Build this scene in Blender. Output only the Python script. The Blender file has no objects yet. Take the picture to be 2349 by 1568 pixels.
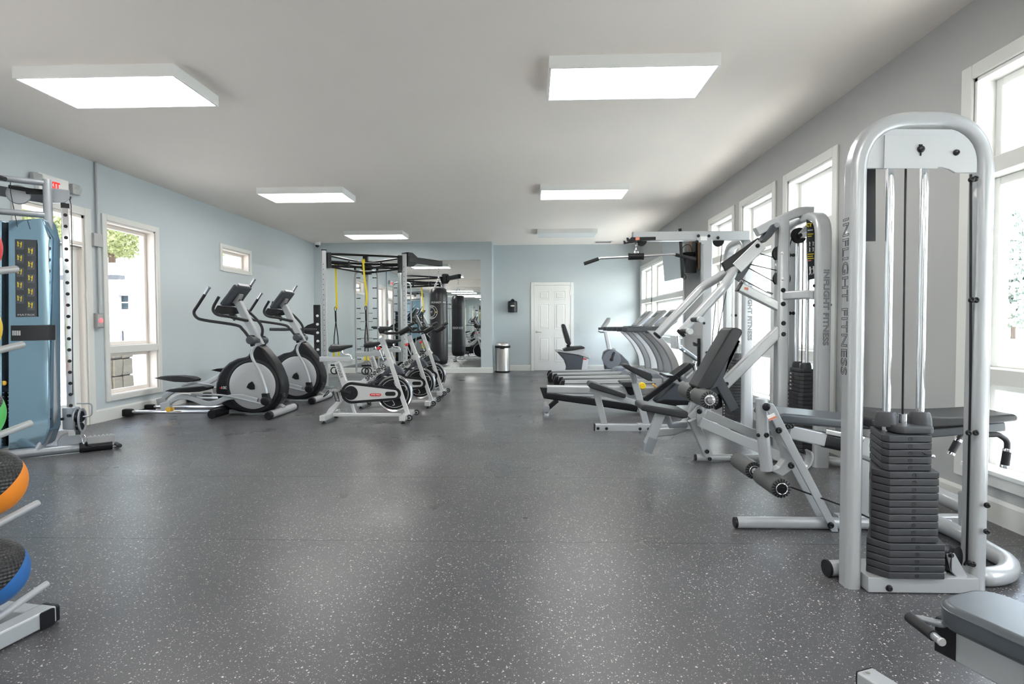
import bpy, bmesh, math, random
from mathutils import Vector as V, Matrix
S = bpy.context.scene
COL = S.collection
random.seed(7)
# ------------------------------------------------------------------ camera
W, H, F = 2349, 1568, 1301.1
EYE = V((0, 0, 1.118))
YAW, PIT, ROL = .0331, .0317, -.0042
cy, sy, cp, sp = math.cos(YAW), math.sin(YAW), math.cos(PIT), math.sin(PIT)
_r, FW, _u = V((cy, sy, 0)), V((-sy * cp, cy * cp, -sp)), V((-sy * sp, cy * sp, cp))
RT = _r * math.cos(ROL) + _u * math.sin(ROL)
UP = _u * math.cos(ROL) - _r * math.sin(ROL)
cam = bpy.data.objects.new('camera', bpy.data.cameras.new('camera'))
COL.objects.link(cam)
cam.data.sensor_width = 36
cam.data.lens = 36 * F / W
cam.data.clip_end = 400
cam.data.clip_start = .05
cam.matrix_world = Matrix(((RT.x, UP.x, -FW.x, EYE.x), (RT.y, UP.y, -FW.y, EYE.y), (RT.z, UP.z, -FW.z, EYE.z), (0, 0, 0, 1)))
S.camera = cam
# ------------------------------------------------------------------ sky, sun, exposure
world = bpy.data.worlds.new('sky')
S.world = world
world.use_nodes = True
nt = world.node_tree
bg = nt.nodes['Background']
sky = nt.nodes.new('ShaderNodeTexSky')
sky.sky_type = 'NISHITA'
sky.sun_disc = False
sky.sun_elevation = math.radians(52)
sky.sun_rotation = math.radians(160)
sky.air_density = 1.0
sky.dust_density = 2.5
sky.ozone_density = 1.0
hz = nt.nodes.new('ShaderNodeHueSaturation')      # a hazy, paler sky
hz.inputs['Saturation'].default_value = .55
nt.links.new(sky.outputs[0], hz.inputs['Color'])
nt.links.new(hz.outputs[0], bg.inputs[0])
bg.inputs[1].default_value = .92
sun = bpy.data.objects.new('sun', bpy.data.lights.new('sun', 'SUN'))
COL.objects.link(sun)
sun.data.energy = 10.0
sun.data.color = (1, .95, .88)
sun.data.angle = math.radians(1.5)
sun.rotation_euler = V((-.50, -.22, -1.0)).to_track_quat('-Z', 'Y').to_euler()
PANEL_GLOW = 6.0                      # strength of the lit ceiling panels
S.view_settings.view_transform = 'Standard'
S.view_settings.look = 'None'
S.view_settings.exposure = 1.56
S.view_settings.gamma = 1
S.view_settings.use_curve_mapping = False
S.cycles.use_denoising = True
S.cycles.max_bounces = 10
S.cycles.diffuse_bounces = 6
S.cycles.glossy_bounces = 5
S.cycles.transparent_max_bounces = 12
S.cycles.sample_clamp_indirect = 8
S.cycles.caustics_reflective = True
S.cycles.blur_glossy = 1.0
S.cycles.caustics_refractive = False

# ------------------------------------------------------------------ helpers
def ray(px, py):
    return FW * F + RT * (px - W / 2) - UP * (py - H / 2)
def at(px, py, Y=None, X=None, Z=None):
    """the point of a plane of the room that the photo shows at a pixel"""
    r = ray(px, py)
    k = Y / r.y if Y is not None else (X / r.x if X is not None else (Z - EYE.z) / r.z)
    return EYE + r * k
def tr(Y, pts):
    return [at(x, y, Y=Y) for x, y in pts]
def zoom(ox, oy, s, pts):
    return [(ox + x / s, oy + y / s) for x, y in pts]
ORG = {}
def tag(o, label=None, cat=None, group=None, kind=None):
    if label: o['label'] = label
    if cat: o['category'] = cat
    if group: o['group'] = group
    if kind: o['kind'] = kind
    return o
def thing(name, label, cat, loc=(0, 0, 0), group=None):
    o = bpy.data.objects.new(name, None)
    COL.objects.link(o)
    o.empty_display_size = .1
    o.location = loc
    ORG[o.name] = V(loc)
    return tag(o, label, cat, group)
def copy_tree(o, parent=None, delta=None):
    c = o.copy()
    COL.objects.link(c)
    c.parent = parent
    if parent is None:
        c.location = o.location + V(delta)
        ORG[c.name] = ORG[o.name] + V(delta)
    else:
        ORG[c.name] = ORG[parent.name]
    for ch in list(o.children):
        copy_tree(ch, c)
    return c
def fillet(pts, r, n=5):
    pts = [V(p) for p in pts]
    out = [pts[0]]
    for i in range(1, len(pts) - 1):
        p, a, b = pts[i], pts[i - 1] - pts[i], pts[i + 1] - pts[i]
        la, lb = a.length, b.length
        if la < 1e-6 or lb < 1e-6: continue
        a, b = a / la, b / lb
        ang = a.angle(b)
        if ang > 3.05:
            out.append(p); continue
        t = min(r / math.tan(ang / 2), la * .48, lb * .48)
        p0, p1 = p + a * t, p + b * t
        for k in range(n + 1):
            u = k / n
            out.append(p0 * (1 - u) ** 2 + p * 2 * u * (1 - u) + p1 * u * u)
    out.append(pts[-1])
    return out
def spline(pts, n=6):
    """Catmull-Rom through the points"""
    p = [V(q) for q in pts]
    p = [p[0] * 2 - p[1]] + p + [p[-1] * 2 - p[-2]]
    out = []
    for i in range(1, len(p) - 2):
        for k in range(n):
            t = k / n
            a, b, c, d = p[i - 1], p[i], p[i + 1], p[i + 2]
            out.append(.5 * ((2 * b) + (c - a) * t + (2 * a - 5 * b + 4 * c - d) * t * t + (3 * b - a - 3 * c + d) * t ** 3))
    out.append(p[-2])
    return out
def circ(r, n=10):
    return [(r * math.cos(2 * math.pi * k / n), r * math.sin(2 * math.pi * k / n)) for k in range(n)]
def rrect(w, h, b=.2, n=3):
    b = min(w, h) * b
    out = []
    for cx, cz, a0 in ((w / 2 - b, h / 2 - b, 0), (-w / 2 + b, h / 2 - b, 90), (-w / 2 + b, -h / 2 + b, 180), (w / 2 - b, -h / 2 + b, 270)):
        for k in range(n + 1):
            a = math.radians(a0 + 90 * k / n)
            out.append((cx + b * math.cos(a), cz + b * math.sin(a)))
    return out
def perp(t):
    a = V((0, 0, 1)) if abs(t.z) < .9 else V((0, 1, 0))
    return (a - t * a.dot(t)).normalized()
class MB:
    def __init__(s):
        s.v, s.f = [], []
    def add(s, v, f):
        o = len(s.v)
        s.v += [V(p) for p in v]
        s.f += [[i + o for i in q] for q in f]
        return s
    def box(s, a, b):
        x0, y0, z0 = [min(p, q) for p, q in zip(a, b)]
        x1, y1, z1 = [max(p, q) for p, q in zip(a, b)]
        return s.add([(x0, y0, z0), (x1, y0, z0), (x1, y1, z0), (x0, y1, z0), (x0, y0, z1), (x1, y0, z1), (x1, y1, z1), (x0, y1, z1)],
                     [(3, 2, 1, 0), (4, 5, 6, 7), (0, 1, 5, 4), (1, 2, 6, 5), (2, 3, 7, 6), (3, 0, 4, 7)])
    def cbox(s, c, d):
        return s.box([p - q / 2 for p, q in zip(c, d)], [p + q / 2 for p, q in zip(c, d)])
    def prism(s, poly, d):
        p = [V(q) for q in poly]
        d = V(d)
        n = len(p)
        return s.add(p + [q + d for q in p], [list(range(n))[::-1], list(range(n, 2 * n))] + [[i, (i + 1) % n, (i + 1) % n + n, i + n] for i in range(n)])
    def slab(s, poly, d):
        """a prism whose outline is the middle of its thickness d"""
        d = V(d)
        return s.prism([V(q) - d / 2 for q in poly], d)
    def sweep(s, pts, sec, ref=None, closed=False, cap=True):
        p = [V(q) for q in pts]
        n, m = len(p), len(sec)
        v = []
        u = None
        for i in range(n):
            a = p[(i - 1) % n] if (closed or i > 0) else p[i]
            b = p[(i + 1) % n] if (closed or i < n - 1) else p[i]
            t = (b - a).normalized()
            if ref is not None:
                r = V(ref)
                u = (r - t * r.dot(t)).normalized()
            elif u is None:
                u = perp(t)
            else:
                u = (u - t * u.dot(t))
                u = u.normalized() if u.length > 1e-6 else perp(t)
            w = t.cross(u)
            v += [p[i] + u * q[0] + w * q[1] for q in sec]
        f = []
        for i in range(n if closed else n - 1):
            j = (i + 1) % n
            f += [[i * m + k, i * m + (k + 1) % m, j * m + (k + 1) % m, j * m + k] for k in range(m)]
        if cap and not closed:
            f += [list(range(m))[::-1], list(range((n - 1) * m, n * m))]
        return s.add(v, f)
    def tube(s, pts, r, n=10, fil=0, closed=False, cap=True):
        if fil: pts = fillet(pts, fil)
        return s.sweep(pts, circ(r, n), closed=closed, cap=cap)
    def bar(s, pts, w, h, ref=(0, 1, 0), b=.2, fil=0):
        if fil: pts = fillet(pts, fil)
        return s.sweep(pts, rrect(w, h, b), ref=ref)
    def cyl(s, a, b, r, n=16):
        return s.sweep([a, b], circ(r, n))
    def lathe(s, prof, o, axis=(0, 0, 1), n=24, ring=False):
        """prof: (radius, height) from one end to the other"""
        o, ax = V(o), V(axis).normalized()
        u = perp(ax)
        w = ax.cross(u)
        v, f = [], []
        for r, h in prof:
            v += [o + ax * h + (u * math.cos(2 * math.pi * k / n) + w * math.sin(2 * math.pi * k / n)) * max(r, 1e-5) for k in range(n)]
        for i in range(len(prof) - 1):
            f += [[i * n + k, i * n + (k + 1) % n, (i + 1) * n + (k + 1) % n, (i + 1) * n + k] for k in range(n)]
        if ring:
            m = len(prof) - 1
            f += [[m * n + k, m * n + (k + 1) % n, (k + 1) % n, k] for k in range(n)]
        else:
            f += [list(range(n))[::-1], list(range((len(prof) - 1) * n, len(prof) * n))]
        return s.add(v, f)
    def torus(s, c, axis, R, r, n=32, m=8):
        ax = V(axis).normalized()
        u = perp(ax)
        w = ax.cross(u)
        return s.sweep([V(c) + (u * math.cos(2 * math.pi * k / n) + w * math.sin(2 * math.pi * k / n)) * R for k in range(n)], circ(r, m), ref=ax, closed=True)
    def ball(s, c, r, n=16, m=10, sc=(1, 1, 1)):
        prof = [(math.sin(math.pi * k / m), -math.cos(math.pi * k / m)) for k in range(m + 1)]
        t = MB().lathe(prof, (0, 0, 0), (0, 0, 1), n)
        return s.add([V(c) + V((q.x * r * sc[0], q.y * r * sc[1], q.z * r * sc[2])) for q in t.v], t.f)
    def build(s, name, mat, parent=None, bev=0, seg=2, smooth=38, label=None, kind=None, col=None):
        org = ORG[parent.name] if parent is not None else V((0, 0, 0))
        me = bpy.data.meshes.new(name)
        me.from_pydata([tuple(p - org) for p in s.v], [], s.f)
        bm = bmesh.new()
        bm.from_mesh(me)
        bmesh.ops.recalc_face_normals(bm, faces=bm.faces)
        if bev:
            ed = [e for e in bm.edges if len(e.link_faces) == 2 and e.calc_face_angle(0) > .5]
            bmesh.ops.bevel(bm, geom=ed, offset=bev, segments=seg, affect='EDGES', profile=.5, clamp_overlap=True)
        bm.to_mesh(me)
        bm.free()
        if smooth:
            me.polygons.foreach_set('use_smooth', [True] * len(me.polygons))
            me.set_sharp_from_angle(angle=math.radians(smooth))
        me.materials.append(mat)
        o = bpy.data.objects.new(name, me)
        COL.objects.link(o)
        if smooth and smooth < 60 and len(me.polygons) < 4000:
            w = o.modifiers.new('normals', 'WEIGHTED_NORMAL')
            w.keep_sharp = True
        if parent is not None:
            o.parent = parent
            ORG[o.name] = org
        else:
            ORG[o.name] = V((0, 0, 0))
        return tag(o, label, kind=kind)
def text_mesh(body, size, outline=0, extrude=.001, bold=False):
    cu = bpy.data.curves.new('t', 'FONT')
    cu.body = body
    cu.size = size
    cu.align_x = 'CENTER'
    cu.align_y = 'CENTER'
    cu.resolution_u = 3
    if outline:
        cu.fill_mode = 'NONE'
        cu.bevel_depth = outline
        cu.bevel_resolution = 0
    else:
        cu.extrude = extrude
        if bold: cu.offset = size * .035
    o = bpy.data.objects.new('t', cu)
    COL.objects.link(o)
    bpy.context.view_layer.update()
    me = bpy.data.meshes.new_from_object(o.evaluated_get(bpy.context.evaluated_depsgraph_get()))
    vs = [v.co.copy() for v in me.vertices]
    fs = [list(p.vertices) for p in me.polygons]
    bpy.data.objects.remove(o)
    bpy.data.meshes.remove(me)
    bpy.data.curves.remove(cu)
    return vs, fs
def lettering(name, body, size, o, right, up, mat, parent, outline=0, squeeze=1.0, bend=None, bold=False, space=None):
    """letters standing on a surface: o centre, right and up the reading directions"""
    vs, fs = text_mesh(body, size, outline, bold=bold)
    right, up = V(right).normalized(), V(up).normalized()
    n = right.cross(up)
    m = MB()
    if bend:
        c, R = V(bend[0]), bend[1]          # wrapped round an upright cylinder: centre line and radius
        a0 = math.atan2(V(o).y - c.y, V(o).x - c.x)
        m.add([V((c.x + (R + p.z) * math.cos(a0 + p.x * squeeze / R), c.y + (R + p.z) * math.sin(a0 + p.x * squeeze / R), V(o).z + p.y)) for p in vs], fs)
    else:
        m.add([V(o) + right * (p.x * squeeze) + up * p.y + n * p.z for p in vs], fs)
    return m.build(name, mat, parent, smooth=0)
# ------------------------------------------------------------------ materials
def mat(name, col, rough=.5, metal=0, spec=.5, emit=0, coat=0, bump=0, bscale=200, var=0, vscale=6):
    m = bpy.data.materials.new(name)
    m.use_nodes = True
    t = m.node_tree
    b = t.nodes['Principled BSDF']
    b.inputs['Base Color'].default_value = (*col, 1)
    b.inputs['Roughness'].default_value = rough
    b.inputs['Metallic'].default_value = metal
    b.inputs['Specular IOR Level'].default_value = spec
    b.inputs['Coat Weight'].default_value = coat
    if emit:
        b.inputs['Emission Color'].default_value = (*col, 1)
        b.inputs['Emission Strength'].default_value = emit
    if var or bump:
        g = t.nodes.new('ShaderNodeTexCoord')
    if var:
        n = t.nodes.new('ShaderNodeTexNoise')
        n.inputs['Scale'].default_value = vscale
        n.inputs['Detail'].default_value = 4
        t.links.new(g.outputs['Object'], n.inputs['Vector'])
        r = t.nodes.new('ShaderNodeMixRGB')
        r.inputs[1].default_value = (*[c * (1 - var) for c in col], 1)
        r.inputs[2].default_value = (*[min(1, c * (1 + var)) for c in col], 1)
        t.links.new(n.outputs['Fac'], r.inputs[0])
        t.links.new(r.outputs[0], b.inputs['Base Color'])
    if bump:
        n2 = t.nodes.new('ShaderNodeTexNoise')
        n2.inputs['Scale'].default_value = bscale
        t.links.new(g.outputs['Object'], n2.inputs['Vector'])
        bp = t.nodes.new('ShaderNodeBump')
        bp.inputs['Strength'].default_value = bump
        bp.inputs['Distance'].default_value = .002
        t.links.new(n2.outputs['Fac'], bp.inputs['Height'])
        t.links.new(bp.outputs[0], b.inputs['Normal'])
    return m
M = dict(
    wall=mat('wall_paint', (.545, .598, .622), .6, bump=.08, bscale=350),
    wallgrey=mat('grey_wall_paint', (.45, .455, .452), .6, bump=.08, bscale=350),
    ceil=mat('ceiling_paint', (.92, .855, .80), .8, bump=.12, bscale=250, var=.02, vscale=1.5),
    white=mat('white_trim', (.86, .86, .84), .35),
    cream=mat('cream_trim', (.74, .74, .71), .4),
    warm=mat('bounce_tinted_jamb', (.82, .76, .70), .45),  # warm bounce light mixed into the jamb colour
    silver=mat('silver_paint', (.44, .455, .468), .30, .25, coat=.3),
    steelgrey=mat('grey_metal_paint', (.30, .32, .345), .35, .5, coat=.2),
    plate=mat('pale_panel', (.50, .52, .535), .4),
    chrome=mat('chrome', (.85, .85, .87), .12, 1),
    brushed=mat('brushed_steel', (.66, .64, .61), .3, 1),
    black=mat('black_plastic', (.010, .010, .012), .36, spec=.32),
    rubber=mat('black_rubber', (.022, .022, .024), .6, spec=.3),
    foam=mat('foam_grip', (.022, .022, .024), .55, spec=.35, bump=.1),
    vinyl=mat('charcoal_vinyl', (.026, .027, .030), .40, spec=.4, bump=.06, bscale=500),
    vinylblue=mat('slate_vinyl', (.055, .064, .074), .33, spec=.7, bump=.06, bscale=500),
    iron=mat('dark_plate_iron', (.040, .041, .045), .5, bump=.05),
    darkgrey=mat('dark_grey_plastic', (.055, .062, .074), .42),
    midgrey=mat('mid_grey_plastic', (.30, .30, .30), .4, .2),
    lightgrey=mat('pale_grey_plastic', (.45, .455, .46), .4, .15),
    bikewhite=mat('pearl_frame_paint', (.60, .60, .59), .3, .3, coat=.3),
    yellow=mat('yellow_webbing', (.83, .66, .02), .6),
    amber=mat('amber_plastic', (.85, .48, .05), .4),
    red=mat('red_plastic', (.62, .02, .03), .35),
    orange=mat('orange_rubber', (.82, .25, .02), .5),
    green=mat('green_rubber', (.10, .50, .12), .5),
    blue=mat('blue_rubber', (.03, .14, .40), .5),
    yellowball=mat('yellow_rubber', (.80, .55, .03), .5),
    redball=mat('red_rubber', (.75, .03, .03), .5),
    letter=mat('black_lettering', (.015, .015, .018), .5),
    outline=mat('letter_outline', (.05, .055, .06), .5),
    wletter=mat('white_lettering', (.80, .80, .80), .5),
    poster=mat('placard_black', (.02, .022, .026), .35),
    sticker=mat('paper_sticker', (.78, .76, .74), .5),
    stickred=mat('sticker_red', (.70, .22, .14), .5),
    ply=mat('plywood', (.52, .33, .18), .6, var=.12, vscale=20),
    glow=mat('panel_glow', (1, .985, .955), .5, emit=PANEL_GLOW),
    unlit=mat('unlit_diffuser', (.78, .78, .78), .4),
    redglow=mat('exit_red', (.9, .012, .008), .5, emit=.35),
    shroud=mat('blue_grey_shroud', (.30, .45, .56), .09, .9, coat=.4),
    stone=mat('tan_stone', (.25, .215, .165), .85, bump=.5, bscale=30, var=.18, vscale=7),
    mortar=mat('mortar', (.12, .11, .10), .9, bump=.4, bscale=60),
    siding=mat('white_siding', (.80, .80, .82), .6),
    housegrey=mat('greyed_house_siding', (.46, .46, .48), .6),  # white siding greyed in colour to hold down the outdoor brightness
    roofing=mat('pale_shingles', (.58, .56, .56), .8, var=.1, vscale=12),
    mauve=mat('mauve_boards', (.42, .34, .38), .7),
    darkglass=mat('dark_window', (.03, .045, .055), .3, spec=.2),
    bark=mat('bark', (.14, .10, .08), .9, bump=.5, bscale=30),
    leafa=mat('spring_leaves', (.30, .34, .16), .7, var=.3, vscale=3),
    leafb=mat('hazed_needles', (.24, .29, .25), .8, var=.3, vscale=3),  # haze and overexposure of the far trees put into the leaf colour
    grass=mat('dry_lawn', (.46, .44, .28), .9, var=.2, vscale=4),
    concrete=mat('pale_paving', (.80, .78, .74), .8, var=.05, vscale=3),
)
def mirror_mat():
    m = mat('mirror_silver', (.86, .89, .88), .008, 1)
    return m
M['mirror'] = mirror_mat()
def glass_mat(name='window_glass', tint=(.95, .97, .96)):
    m = bpy.data.materials.new(name)
    m.use_nodes = True
    t = m.node_tree
    t.nodes.remove(t.nodes['Principled BSDF'])
    tb, gb, mx, fr = [t.nodes.new('ShaderNode' + k) for k in ('BsdfTransparent', 'BsdfGlossy', 'MixShader', 'LayerWeight')]
    tb.inputs[0].default_value = (*tint, 1)
    gb.inputs['Roughness'].default_value = .02
    fr.inputs[0].default_value = .5
    pw = t.nodes.new('ShaderNodeMath'); pw.operation = 'POWER'; pw.inputs[1].default_value = 5
    ml = t.nodes.new('ShaderNodeMath'); ml.operation = 'MULTIPLY_ADD'; ml.inputs[1].default_value = .5; ml.inputs[2].default_value = .04
    t.links.new(fr.outputs['Facing'], pw.inputs[0])
    t.links.new(pw.outputs[0], ml.inputs[0])
    t.links.new(ml.outputs[0], mx.inputs[0])
    t.links.new(tb.outputs[0], mx.inputs[1])
    t.links.new(gb.outputs[0], mx.inputs[2])
    t.links.new(mx.outputs[0], t.nodes['Material Output'].inputs[0])
    return m
M['glass'] = glass_mat()
M['dimmed'] = glass_mat('dimmed_glass', (.60, .61, .61))      # grey tint added to the left-hand glazing to dim the bright yard
def floor_mat():
    m = mat('speckled_rubber', (.06, .062, .066), .40, spec=.5)
    t = m.node_tree
    b = t.nodes['Principled BSDF']
    g = t.nodes.new('ShaderNodeTexCoord')
    acc = None
    # pale and tan crumbs: warped cells, a crumb where a cell's own random value is high
    for sc, cut, c in ((135, .65, (.52, .48, .46)), (95, .80, (.62, .58, .56)), (215, .61, (.34, .31, .30))):
        nz = t.nodes.new('ShaderNodeTexNoise')
        nz.inputs['Scale'].default_value = sc * .9
        nz.inputs['Detail'].default_value = 1
        t.links.new(g.outputs['Object'], nz.inputs['Vector'])
        mp = t.nodes.new('ShaderNodeMixRGB')
        mp.inputs[0].default_value = .016 * 60 / sc
        t.links.new(g.outputs['Object'], mp.inputs[1])
        t.links.new(nz.outputs['Color'], mp.inputs[2])
        vo = t.nodes.new('ShaderNodeTexVoronoi')
        vo.inputs['Scale'].default_value = sc
        vo.inputs['Randomness'].default_value = 1
        t.links.new(mp.outputs[0], vo.inputs['Vector'])
        sep = t.nodes.new('ShaderNodeSeparateColor')
        t.links.new(vo.outputs['Color'], sep.inputs[0])
        gt = t.nodes.new('ShaderNodeMath'); gt.operation = 'GREATER_THAN'; gt.inputs[1].default_value = cut
        t.links.new(sep.outputs[0], gt.inputs[0])
        # the crumb's size differs from cell to cell
        sz = t.nodes.new('ShaderNodeMath'); sz.operation = 'MULTIPLY'; sz.inputs[1].default_value = .37
        t.links.new(sep.outputs[1], sz.inputs[0])
        lt = t.nodes.new('ShaderNodeMath'); lt.operation = 'LESS_THAN'
        t.links.new(vo.outputs['Distance'], lt.inputs[0])
        t.links.new(sz.outputs[0], lt.inputs[1])
        mu = t.nodes.new('ShaderNodeMath'); mu.operation = 'MULTIPLY'
        t.links.new(gt.outputs[0], mu.inputs[0]); t.links.new(lt.outputs[0], mu.inputs[1])
        mx = t.nodes.new('ShaderNodeMixRGB')
        if acc is None: mx.inputs[1].default_value = (.074, .074, .078, 1)
        else: t.links.new(acc, mx.inputs[1])
        mx.inputs[2].default_value = (*c, 1)
        t.links.new(mu.outputs[0], mx.inputs[0])
        acc = mx.outputs[0]
    t.links.new(acc, b.inputs['Base Color'])
    n2 = t.nodes.new('ShaderNodeTexNoise'); n2.inputs['Scale'].default_value = 160; n2.inputs['Detail'].default_value = 3
    t.links.new(g.outputs['Object'], n2.inputs['Vector'])
    bp = t.nodes.new('ShaderNodeBump'); bp.inputs['Strength'].default_value = .25; bp.inputs['Distance'].default_value = .002
    t.links.new(n2.outputs['Fac'], bp.inputs['Height']); t.links.new(bp.outputs[0], b.inputs['Normal'])
    n3 = t.nodes.new('ShaderNodeTexNoise'); n3.inputs['Scale'].default_value = 1.3; n3.inputs['Detail'].default_value = 5
    t.links.new(g.outputs['Object'], n3.inputs['Vector'])
    mr = t.nodes.new('ShaderNodeMapRange'); mr.inputs[1].default_value = .3; mr.inputs[2].default_value = .7; mr.inputs[3].default_value = .25; mr.inputs[4].default_value = .38
    t.links.new(n3.outputs['Fac'], mr.inputs[0]); t.links.new(mr.outputs[0], b.inputs['Roughness'])
    return m
M['floor'] = floor_mat()
# ------------------------------------------------------------------ room shell
XL, XR, YM, YB, ZC = -4.994, 2.587, 12.968, 13.543, 2.993
YF, XM = -2.0, -.882
ZS = 2.67                                # the lower ceiling over the entrance side
def struct(o):
    o['kind'] = 'structure'
    return o
fl = struct(MB().box((XL - .2, YF - .2, -.2), (XR + .2, YB + .2, -.012)).build('floor', M['rubber'], smooth=0))
y = YF
k = 0
while y < YB:
    y1 = min(y + 1.22, YB)
    MB().box((XL, y + .0012, -.012), (XR, y1 - .0012, 0)).build('rubber_roll', M['floor'], fl, smooth=0)
    y = y1
struct(MB().box((XL - .2, 2.49, ZC), (XR + .2, YB + .2, ZC + .15)).box((XL - .2, YF - .2, ZS), (XR + .2, 2.49, ZC + .15)).build('ceiling', M['ceil'], smooth=0))
def holed(axis, c0, c1, u0, u1, z0, z1, holes, mt, name):
    """a wall slab between c0 and c1 along axis, with rectangular openings (ua, ub, za, zb)"""
    us = sorted({u0, u1, *[h[0] for h in holes], *[h[1] for h in holes]})
    m = MB()
    for a, b in zip(us, us[1:]):
        cut = sorted((h[2], h[3]) for h in holes if h[0] < b - 1e-6 and h[1] > a + 1e-6)
        z = z0
        for za, zb in cut + [(z1, z1)]:
            if za > z + 1e-6:
                if axis == 'x': m.box((c0, a, z), (c1, b, za))
                else: m.box((a, c0, z), (b, c1, za))
            z = zb
    return struct(m.build(name, mt, smooth=0))
ZW0, ZW1 = .27, 2.53                    # openings of the right-hand windows (inside their casing)
RW = [(2.475 + .08, 3.512 - .08), (4.883 + .08, 5.91 - .08), (6.094 + .08, 7.121 - .08), (7.300 + .08, 8.345 - .08)]
RW0 = (1.25 + .08, 2.29 - .08)          # the next window towards the camera
RW1 = (-1.35, -.30)                      # and an unseen one added by the entrance to brighten the near ceiling
RWF = (9.70, 13.33)                     # the wide window by the back wall
LW = (6.479 + .07, 7.491 - .07, .212 + .08, 2.437 - .08)
LF = (1.2, 3.6, .292, 2.36)              # wide unseen window added in the left wall to light camera-facing sides
LS = (8.993 + .065, 10.015 - .065, 2.0 + .065, 2.437 - .065)
LD = (5.33 + .09, 6.31 - .09, 0, 2.437 - .09)
right_holes = [(a, b, ZW0, ZW1) for a, b in RW + [RW0, RW1]] + [(RWF[0], RWF[1], ZW0, 2.36)]
holed('x', XR, XR + .2, YF - .2, YB + .2, 0, ZC, right_holes, M['wallgrey'], 'wall_right')
holed('x', XL - .2, XL, YF - .2, YB + .2, 0, ZC, [LW, LS, LD, LF], M['wall'], 'wall_left')
struct(MB().box((XM, YB, 0), (XR, YB + .2, ZC)).build('wall_back', M['wall'], smooth=0))
struct(MB().box((XL, YM, 0), (XM, YB + .2, ZC)).build('wall_mirror_side', M['wall'], smooth=0))
struct(MB().box((XL, YF - .2, 0), (XR, YF, ZS)).build('wall_front', M['wall'], smooth=0))
def skirting(name, a, b, n, h=.137, t=.016):
    a, b, n = V(a), V(b), V(n)
    z = V((0, 0, 1))
    m = MB().prism([a, a + n * t, a + n * t + z * (h - .02), a + n * t * .45 + z * h, a + z * h], b - a)
    return struct(m.build(name, M['cream'], smooth=0))
skirting('baseboard_back', (XM + .02, YB, 0), (.0, YB, 0), (0, -1, 0))
skirting('baseboard_back_right', (1.04, YB, 0), (XR, YB, 0), (0, -1, 0))
skirting('baseboard_mirror', (XL, YM, 0), (XM + .016, YM, 0), (0, -1, 0), .125)
skirting('baseboard_return', (XM, YM - .016, 0), (XM, YB, 0), (1, 0, 0), .125)
skirting('baseboard_right', (XR, YF, 0), (XR, YB, 0), (-1, 0, 0))
skirting('baseboard_left', (XL, 6.31, 0), (XL, YM, 0), (1, 0, 0), .15)
skirting('baseboard_left_front', (XL, YF, 0), (XL, 5.33, 0), (1, 0, 0), .15)

def window(n, side, y0, y1, z0, z1, rails, cas=.08, mull=(), jm='white', sill=True):
    """y0..z1 the opening; rails the heights of the horizontal bars; casing on the room side"""
    s = 1 if side == 'r' else -1
    x = XR if side == 'r' else XL
    w = thing('window_%d' % n, None, None, (x, y0, z0))
    struct(w)
    ct = .02
    m = MB()
    X0, X1 = x - s * ct, x
    m.box((X0, y0 - cas, z0 - (cas if not sill else .07)), (X1, y0, z1 + cas)).box((X0, y1, z0 - (cas if not sill else .07)), (X1, y1 + cas, z1 + cas))
    m.box((X0, y0, z1), (X1, y1, z1 + cas)).box((X0, y0, z0 - .07), (X1, y1, z0))
    m.build('casing', M['cream'], w, bev=.004, seg=1)
    if sill:
        MB().box((x - s * .035, y0 - .01, z0 - .004), (x + s * .13, y1 + .01, z0 + .022)).build('sill', M['white'], w, bev=.006)
    m = MB()
    xo = x + s * .2
    m.box((x, y0, z0), (xo, y0 + .02, z1)).box((x, y1 - .02, z0), (xo, y1, z1)).box((x, y0, z1 - .02), (xo, y1, z1)).box((x, y0, z0 - .01), (xo, y1, z0 + .004))
    m.build('jamb', M[jm], w)
    zs = [z0 + .004] + [r for r in rails] + [z1 - .02]
    ys = [y0 + .02] + list(mull) + [y1 - .02]
    m = MB()
    for r in rails:
        m.box((x - s * .012, y0 - .001, r - .045), (x + s * .15, y1 + .001, r + .045))
    for q in mull:
        m.box((x - s * .012, q - .05, z0), (x + s * .15, q + .05, z1))
    if rails or mull: m.build('rail', M['cream'], w, bev=.004, seg=1)
    for i in range(len(ys) - 1):
        for j in range(len(zs) - 1):
            a = ys[i] + (.05 if i else 0); b = ys[i + 1] - (.05 if i < len(ys) - 2 else 0)
            c = zs[j] + (.045 if j else 0); d = zs[j + 1] - (.045 if j < len(zs) - 2 else 0)
            fr = .045
            xa, xb = x + s * .105, x + s * .145
            f = MB().box((xa, a, c), (xb, a + fr, d)).box((xa, b - fr, c), (xb, b, d)).box((xa, a + fr, c), (xb, b - fr, c + fr)).box((xa, a + fr, d - fr), (xb, b - fr, d))
            sash = f.build('sash', M[jm], w, bev=.004, seg=1)
            MB().box((x + s * .122, a + fr - .004, c + fr - .004), (x + s * .126, b - fr + .004, d - fr + .004)).build('pane', M['glass' if side == 'r' else 'dimmed'], sash, smooth=0)
    return w
R1Z, R2Z = at(2290, 375, X=XR).z, at(2320, 868, X=XR).z
for i, (a, b) in enumerate(RW + [RW0]):
    window(i + 1, 'r', a, b, ZW0, ZW1, (R2Z, R1Z))
window(9, 'r', *RW1, ZW0, ZW1, (R2Z, R1Z))  # added entrance window, out of view, for extra daylight
window(6, 'r', RWF[0], RWF[1], ZW0, 2.36, (R2Z, 1.62), mull=(12.2,), cas=.09)
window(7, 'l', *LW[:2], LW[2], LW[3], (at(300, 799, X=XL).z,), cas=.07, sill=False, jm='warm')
window(10, 'l', *LF[:2], LF[2], LF[3], (at(300, 799, X=XL).z,), cas=.07, sill=False, jm='warm', mull=(2.4,))  # added window, out of view, lighting the near room
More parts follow.
